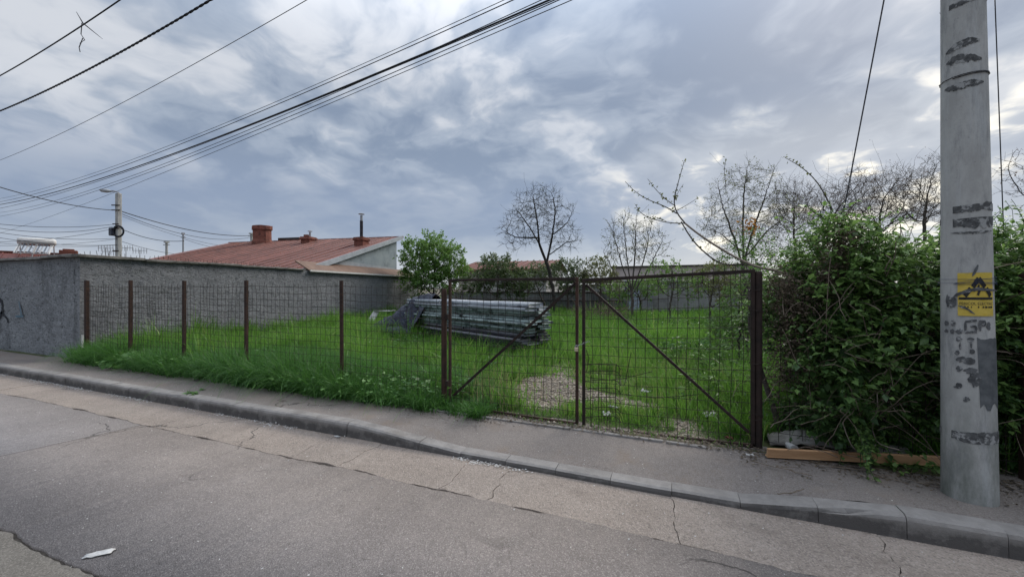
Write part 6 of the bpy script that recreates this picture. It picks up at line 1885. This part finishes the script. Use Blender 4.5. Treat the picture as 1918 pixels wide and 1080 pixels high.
# guy line into the hedge, cable down beside the pole
wire('guy_line', 'taut grey guy line slanting down into the hedge', [(PX - .13, PY_ + .02, 6.5), P(1574, 428, 4.55)], 0.007, 'cable_grey', sag=0.01)
wire('drop_cable', 'thin cable hanging close beside the right flank of the pole', [(PX + .06, PY_ + .06, 8.2), P(1880, 440, 3.75)], 0.0042, 'cable', sag=0.0)
# torn kite on the first cable
p = at_h(150, 47, 6.2); t = empty('torn_kite', tuple(p)); tag(t, 'torn kite remains hanging from the upper left cable', 'kite')
u = np.array((CY, SY, 0)); zz = np.array((0, 0, 1.0)); s = np.linalg.norm(p) * 1.0 / FPX
m = MB(); m.tube([u * (-4 * s) + zz * 14 * s, u * 3 * s + zz * 2 * s, u * 24 * s - zz * 15 * s], [.003, .01, .003], 5); m.build('spar', MAT['cable'], t)
m = MB(); m.tube([u * 2 * s + zz * 2 * s, u * 1 * s - zz * 10 * s, u * 5 * s - zz * 16 * s, u * 0 * s - zz * 20 * s, u * 3 * s - zz * 14 * s, u * -1 * s - zz * 24 * s, u * 0 * s - zz * 29 * s], .007, 4); m.build('rag_tail', MAT['cable_grey'], t)

#@@LITTER
# ------------------------------------------------------------------ plank, debris, litter
def debris():
    a, b_ = G(1437, 857, 0.13), G(1768, 879, 0.13)
    d = (b_ - a)[:2]; L = np.linalg.norm(d); ang = math.atan2(d[1], d[0])
    m = MB(); m.box((L / 2, 0, 0.055), (L, 0.025, 0.085), rx=R(14)); m.box((L / 2, 0.02, 0.012), (L, 0.05, 0.012))
    o = m.build('plank', MAT['plank'], bevel=.003); o.location = (a[0], a[1], 0.128); o.rotation_euler = (0, R(-1.0), ang); tag(o, 'long orange-brown plank lying along the hedge foot by the pole', 'plank')
    # bowed weathered sheet behind it
    n, k = 26, 8; V = []; r = np.random.default_rng(3)
    A = PYp(1438, 828, 4.80); Bp = PYp(1700, 836, 4.80)
    for i in range(n + 1):
        f = i / n; p = A + (Bp - A) * f; top = np.interp(f, [0, .12, .3, .45, .7, 1], [.03, .09, .15, .15, .11, .09])
        for j in range(k + 1):
            g_ = j / k; V.append((p[0], p[1] - 0.12 + 0.34 * g_ + r.normal(0, .006), 0.15 + top * (1 - abs(2 * g_ - .9) ** 2.2 * .85) + r.normal(0, .006)))
    F = [(i * (k + 1) + j, (i + 1) * (k + 1) + j, (i + 1) * (k + 1) + j + 1, i * (k + 1) + j + 1) for i in range(n) for j in range(k)]
    m = MB(); m.add(V, F); o = m.build('bowed_sheet', MAT['oldlog'], smooth=True); tag(o, 'weathered pale bowed sheet lying behind the orange plank', 'sheet')
    md = o.modifiers.new('thick', 'SOLIDIFY'); md.thickness = 0.02

    def scrap(name, label, px, py, w, l, mat, z=None, crump=.02, rz=0, seed=0, cat='scrap', zoff=0.0):
        w *= .72; l *= .72; crump *= .7
        p = G(px, py, 0.14 if z is None else z); r = np.random.default_rng(seed); n = 7; V = []
        for i in range(n):
            for j in range(n):
                u_, v_ = (i / (n - 1) - .5) * l, (j / (n - 1) - .5) * w
                V.append((u_ + r.normal(0, l * .03), v_ + r.normal(0, w * .05), 0.006 + crump * abs(r.normal(0, 1)) * (0.5 + vnoise(np.array(i * .8), np.array(j * .8), seed))))
        F = [(i * n + j, (i + 1) * n + j, (i + 1) * n + j + 1, i * n + j + 1) for i in range(n - 1) for j in range(n - 1)]
        m = MB(); m.add(V, F); o = m.build(name, MAT[mat], smooth=True); o.location = (p[0], p[1], (0.14 if z is None else z) + zoff); o.rotation_euler = (0, 0, rz); tag(o, label, cat)
        md = o.modifiers.new('thick', 'SOLIDIFY'); md.thickness = .002
    scrap('paper_scrap', 'flattened white paper wrapper lying on the road at the lower left', 185, 1038, 0.075, 0.20, 'white', 0.008, .006, .75, 1, 'paper')
    scrap('plastic_scrap', 'crumpled white plastic scrap at the edge of the verge grass', 686, 750, 0.07, .10, 'white', .13, .04, .3, 2)
    scrap('plastic_scrap', 'white plastic rag left of the brace in the right gate corner', 1328, 779, .14, .22, 'white', .16, .04, .5, 3)
    scrap('plastic_scrap', 'white rag just right of the brace in the gate corner', 1384, 776, .12, .2, 'white', .16, .035, 1.2, 4)
    scrap('plastic_scrap', 'pale rag lowest in the gate corner under the brace', 1391, 806, .10, .2, 'white', .15, .04, 1.9, 5)
    scrap('plastic_scrap', 'white scrap behind the bent rods of the right leaf', 1136, 778, .08, .14, 'white', .16, .03, .2, 6)
    scrap('plastic_scrap', 'upper white scrap on the grass behind the bent rods', 1150, 764, .07, .2, 'white', .17, .025, .1, 7)
    scrap('plastic_scrap', 'pale flake on the dirt in the middle of the right leaf', 1210, 734, .07, .2, 'foam', .17, .02, .1, 8)
    scrap('plastic_scrap', 'reddish packet on the dirt left of the double gate post', 1366, 822, .05, .1, 'chimney', .14, .02, .1, 9)
    scrap('plastic_scrap', 'flat pale scrap on the pavement below the double gate post', 1405, 853, .03, .09, 'foam', .135, .01, .2, 10)
    scrap('plastic_scrap', 'white scrap against the kerb face in the gutter', 632, 818, .05, .11, 'white', .01, .012, -.2, 11)
    # cup lying behind the plank
    p = PYp(1481, 836, 4.66); m = MB(); m.tube([(0, -.06, 0), (0, .05, 0)], [.040, .030], 14); o = m.build('paper_cup', MAT['white']); o.location = (p[0], p[1], p[2]); o.rotation_euler = (0, 0, .3); tag(o, 'white paper cup lying behind the orange plank', 'cup')
    # twigs on the pavement
    r = np.random.default_rng(15)
    TW = [((1405, 862), (1460, 876), (1520, 890)), ((1470, 852), (1510, 848), (1560, 868)), ((1455, 925), (1480, 922), (1505, 914)), ((1600, 870), (1640, 890), (1700, 905)), ((1530, 870), (1580, 876), (1620, 880)), ((1690, 892), (1730, 906), (1760, 912)), ((1510, 845), (1560, 858), (1610, 872))]
    labs = ['forked dark twig lying under the left end of the plank', 'thin twig lying across the plank near its left end', 'short twig on the pavement edge near the kerb', 'thin twig beside the hanging vine tail', 'pale twig on the pavement before the plank', 'thin twig close to the pole foot', 'curved dry twig resting over the plank middle']
    for q, lb in zip(TW, labs):
        pts = np.array([G(x, y, .142) for x, y in q]); tt = np.linspace(0, 2, 9); pts = np.stack([np.interp(tt, range(3), pts[:, k]) for k in range(3)], 1) + r.normal(0, .004, (9, 3))
        if 'across' in lb or 'over' in lb: pts[:, 2] += .10; pts[:, 1] -= 0.10
        tag(tubes_mesh('twig', [(pts, .0035), (pts[3:6] + np.array([(0, 0, 0), (.03, .02, .005), (.07, .05, .01)]), .0025)], MAT['twig'], sides=5), lb, 'twig', 'twigs on the pavement')


debris()


def flakes(name, label, x, y, z, size, mat, seed, cat='litter'):
    r = np.random.default_rng(seed); n = len(x); d = r.normal(0, 1, (n, 3)) * np.array((1, 1, .25))
    o = leaf_mesh(name, np.stack([x, y, z], 1), d, size, mat, None, r.random(n), aspect=.8, seed=seed); kind(o, 'stuff'); o['label'] = label; o['category'] = cat


r_ = np.random.default_rng(90)
n = 2600; x = r_.uniform(-16, -1.2, n); x = x[fbm(x * 1.6, x * 0, 44) > 0.40 + .25 * r_.random(n)]; n = len(x); y = 3.525 - np.abs(r_.normal(0, .04, n)); flakes('petal_litter', 'line of pale fallen petals along the kerb foot', x, y, np.full(n, .016), r_.uniform(.010, .030, n), MAT['petal'], 1)
n = 700; x = r_.uniform(-9, 3.5, n); y = r_.uniform(.4, 3.5, n); flakes('road_petals', 'scattered pale petals on the road', x, y, np.full(n, .014), r_.uniform(.006, .017, n), MAT['petal'], 2)
n = 260; x = r_.uniform(-12, 3, n); y = r_.uniform(3.7, 4.5, n); flakes('pavement_petals', 'scattered pale specks on the pavement', x, y, pav_z(x, y) + .004, r_.uniform(.006, .016, n), MAT['petal'], 3)
n = 900; x = r_.uniform(-2.4, .8, n); y = 4.52 + r_.normal(0, .07, n); y = np.maximum(y, 4.36); flakes('leaf_litter', 'dry leaf litter along the foot of the gate', x, y, np.full(n, .142), r_.uniform(.012, .04, n), MAT['leaf_dead'], 4)
n = 1500; x = r_.uniform(.6, 2.9, n); y = 4.62 - np.abs(r_.normal(0, .22, n)); y = np.maximum(y, 3.75); flakes('hedge_litter', 'brown leaf litter and dirt under the hedge', x, y, np.maximum(pav_z(x, y), .12) + .006, r_.uniform(.01, .035, n), MAT['leaf_dead'], 5)
# stones on the gravel patches
n = 2600; x = r_.uniform(-3, 1.2, 30000); y = r_.uniform(4.5, 8.5, 30000); kp = r_.random(30000) < np.clip(bare(x, y) - .25, 0, 1); x, y = x[kp][:n], y[kp][:n]; n = len(x)
s = np.abs(r_.normal(.012, .006, n)) + .005
oc = np.array([(1, 0, 0), (-1, 0, 0), (0, 1, 0), (0, -1, 0), (0, 0, .7), (0, 0, -.5)], float)
V = (oc[None] * s[:, None, None] * r_.uniform(.6, 1.3, (n, 6, 1)) + np.stack([x, y, lot_z(x, y) + s * .25], 1)[:, None]).reshape(-1, 3)
F = np.array([(0, 2, 4), (2, 1, 4), (1, 3, 4), (3, 0, 4), (2, 0, 5), (1, 2, 5), (3, 1, 5), (0, 3, 5)]); F = (np.arange(n)[:, None, None] * 6 + F[None]).reshape(-1, 3)
o = np_mesh('gravel', V, [F], MAT['pebble']); kind(o, 'stuff'); o['label'] = 'loose gravel on the bare drive inside the gate'; o['category'] = 'gravel'

n = 4200; x = r_.uniform(-12.6, -1.6, n); y = 4.42 - np.abs(r_.normal(0, .13, n)); kp = (y > 3.75) & (fbm(x * 1.3, y * 3, 61) > .42 + .2 * r_.random(n)); x, y = x[kp], y[kp]; n = len(x)
flakes('verge_litter', 'crumbs of earth and dry leaf along the verge edge of the pavement', x, y, pav_z(x, y) + .004, r_.uniform(.006, .022, n), MAT['leaf_dead'], 6)
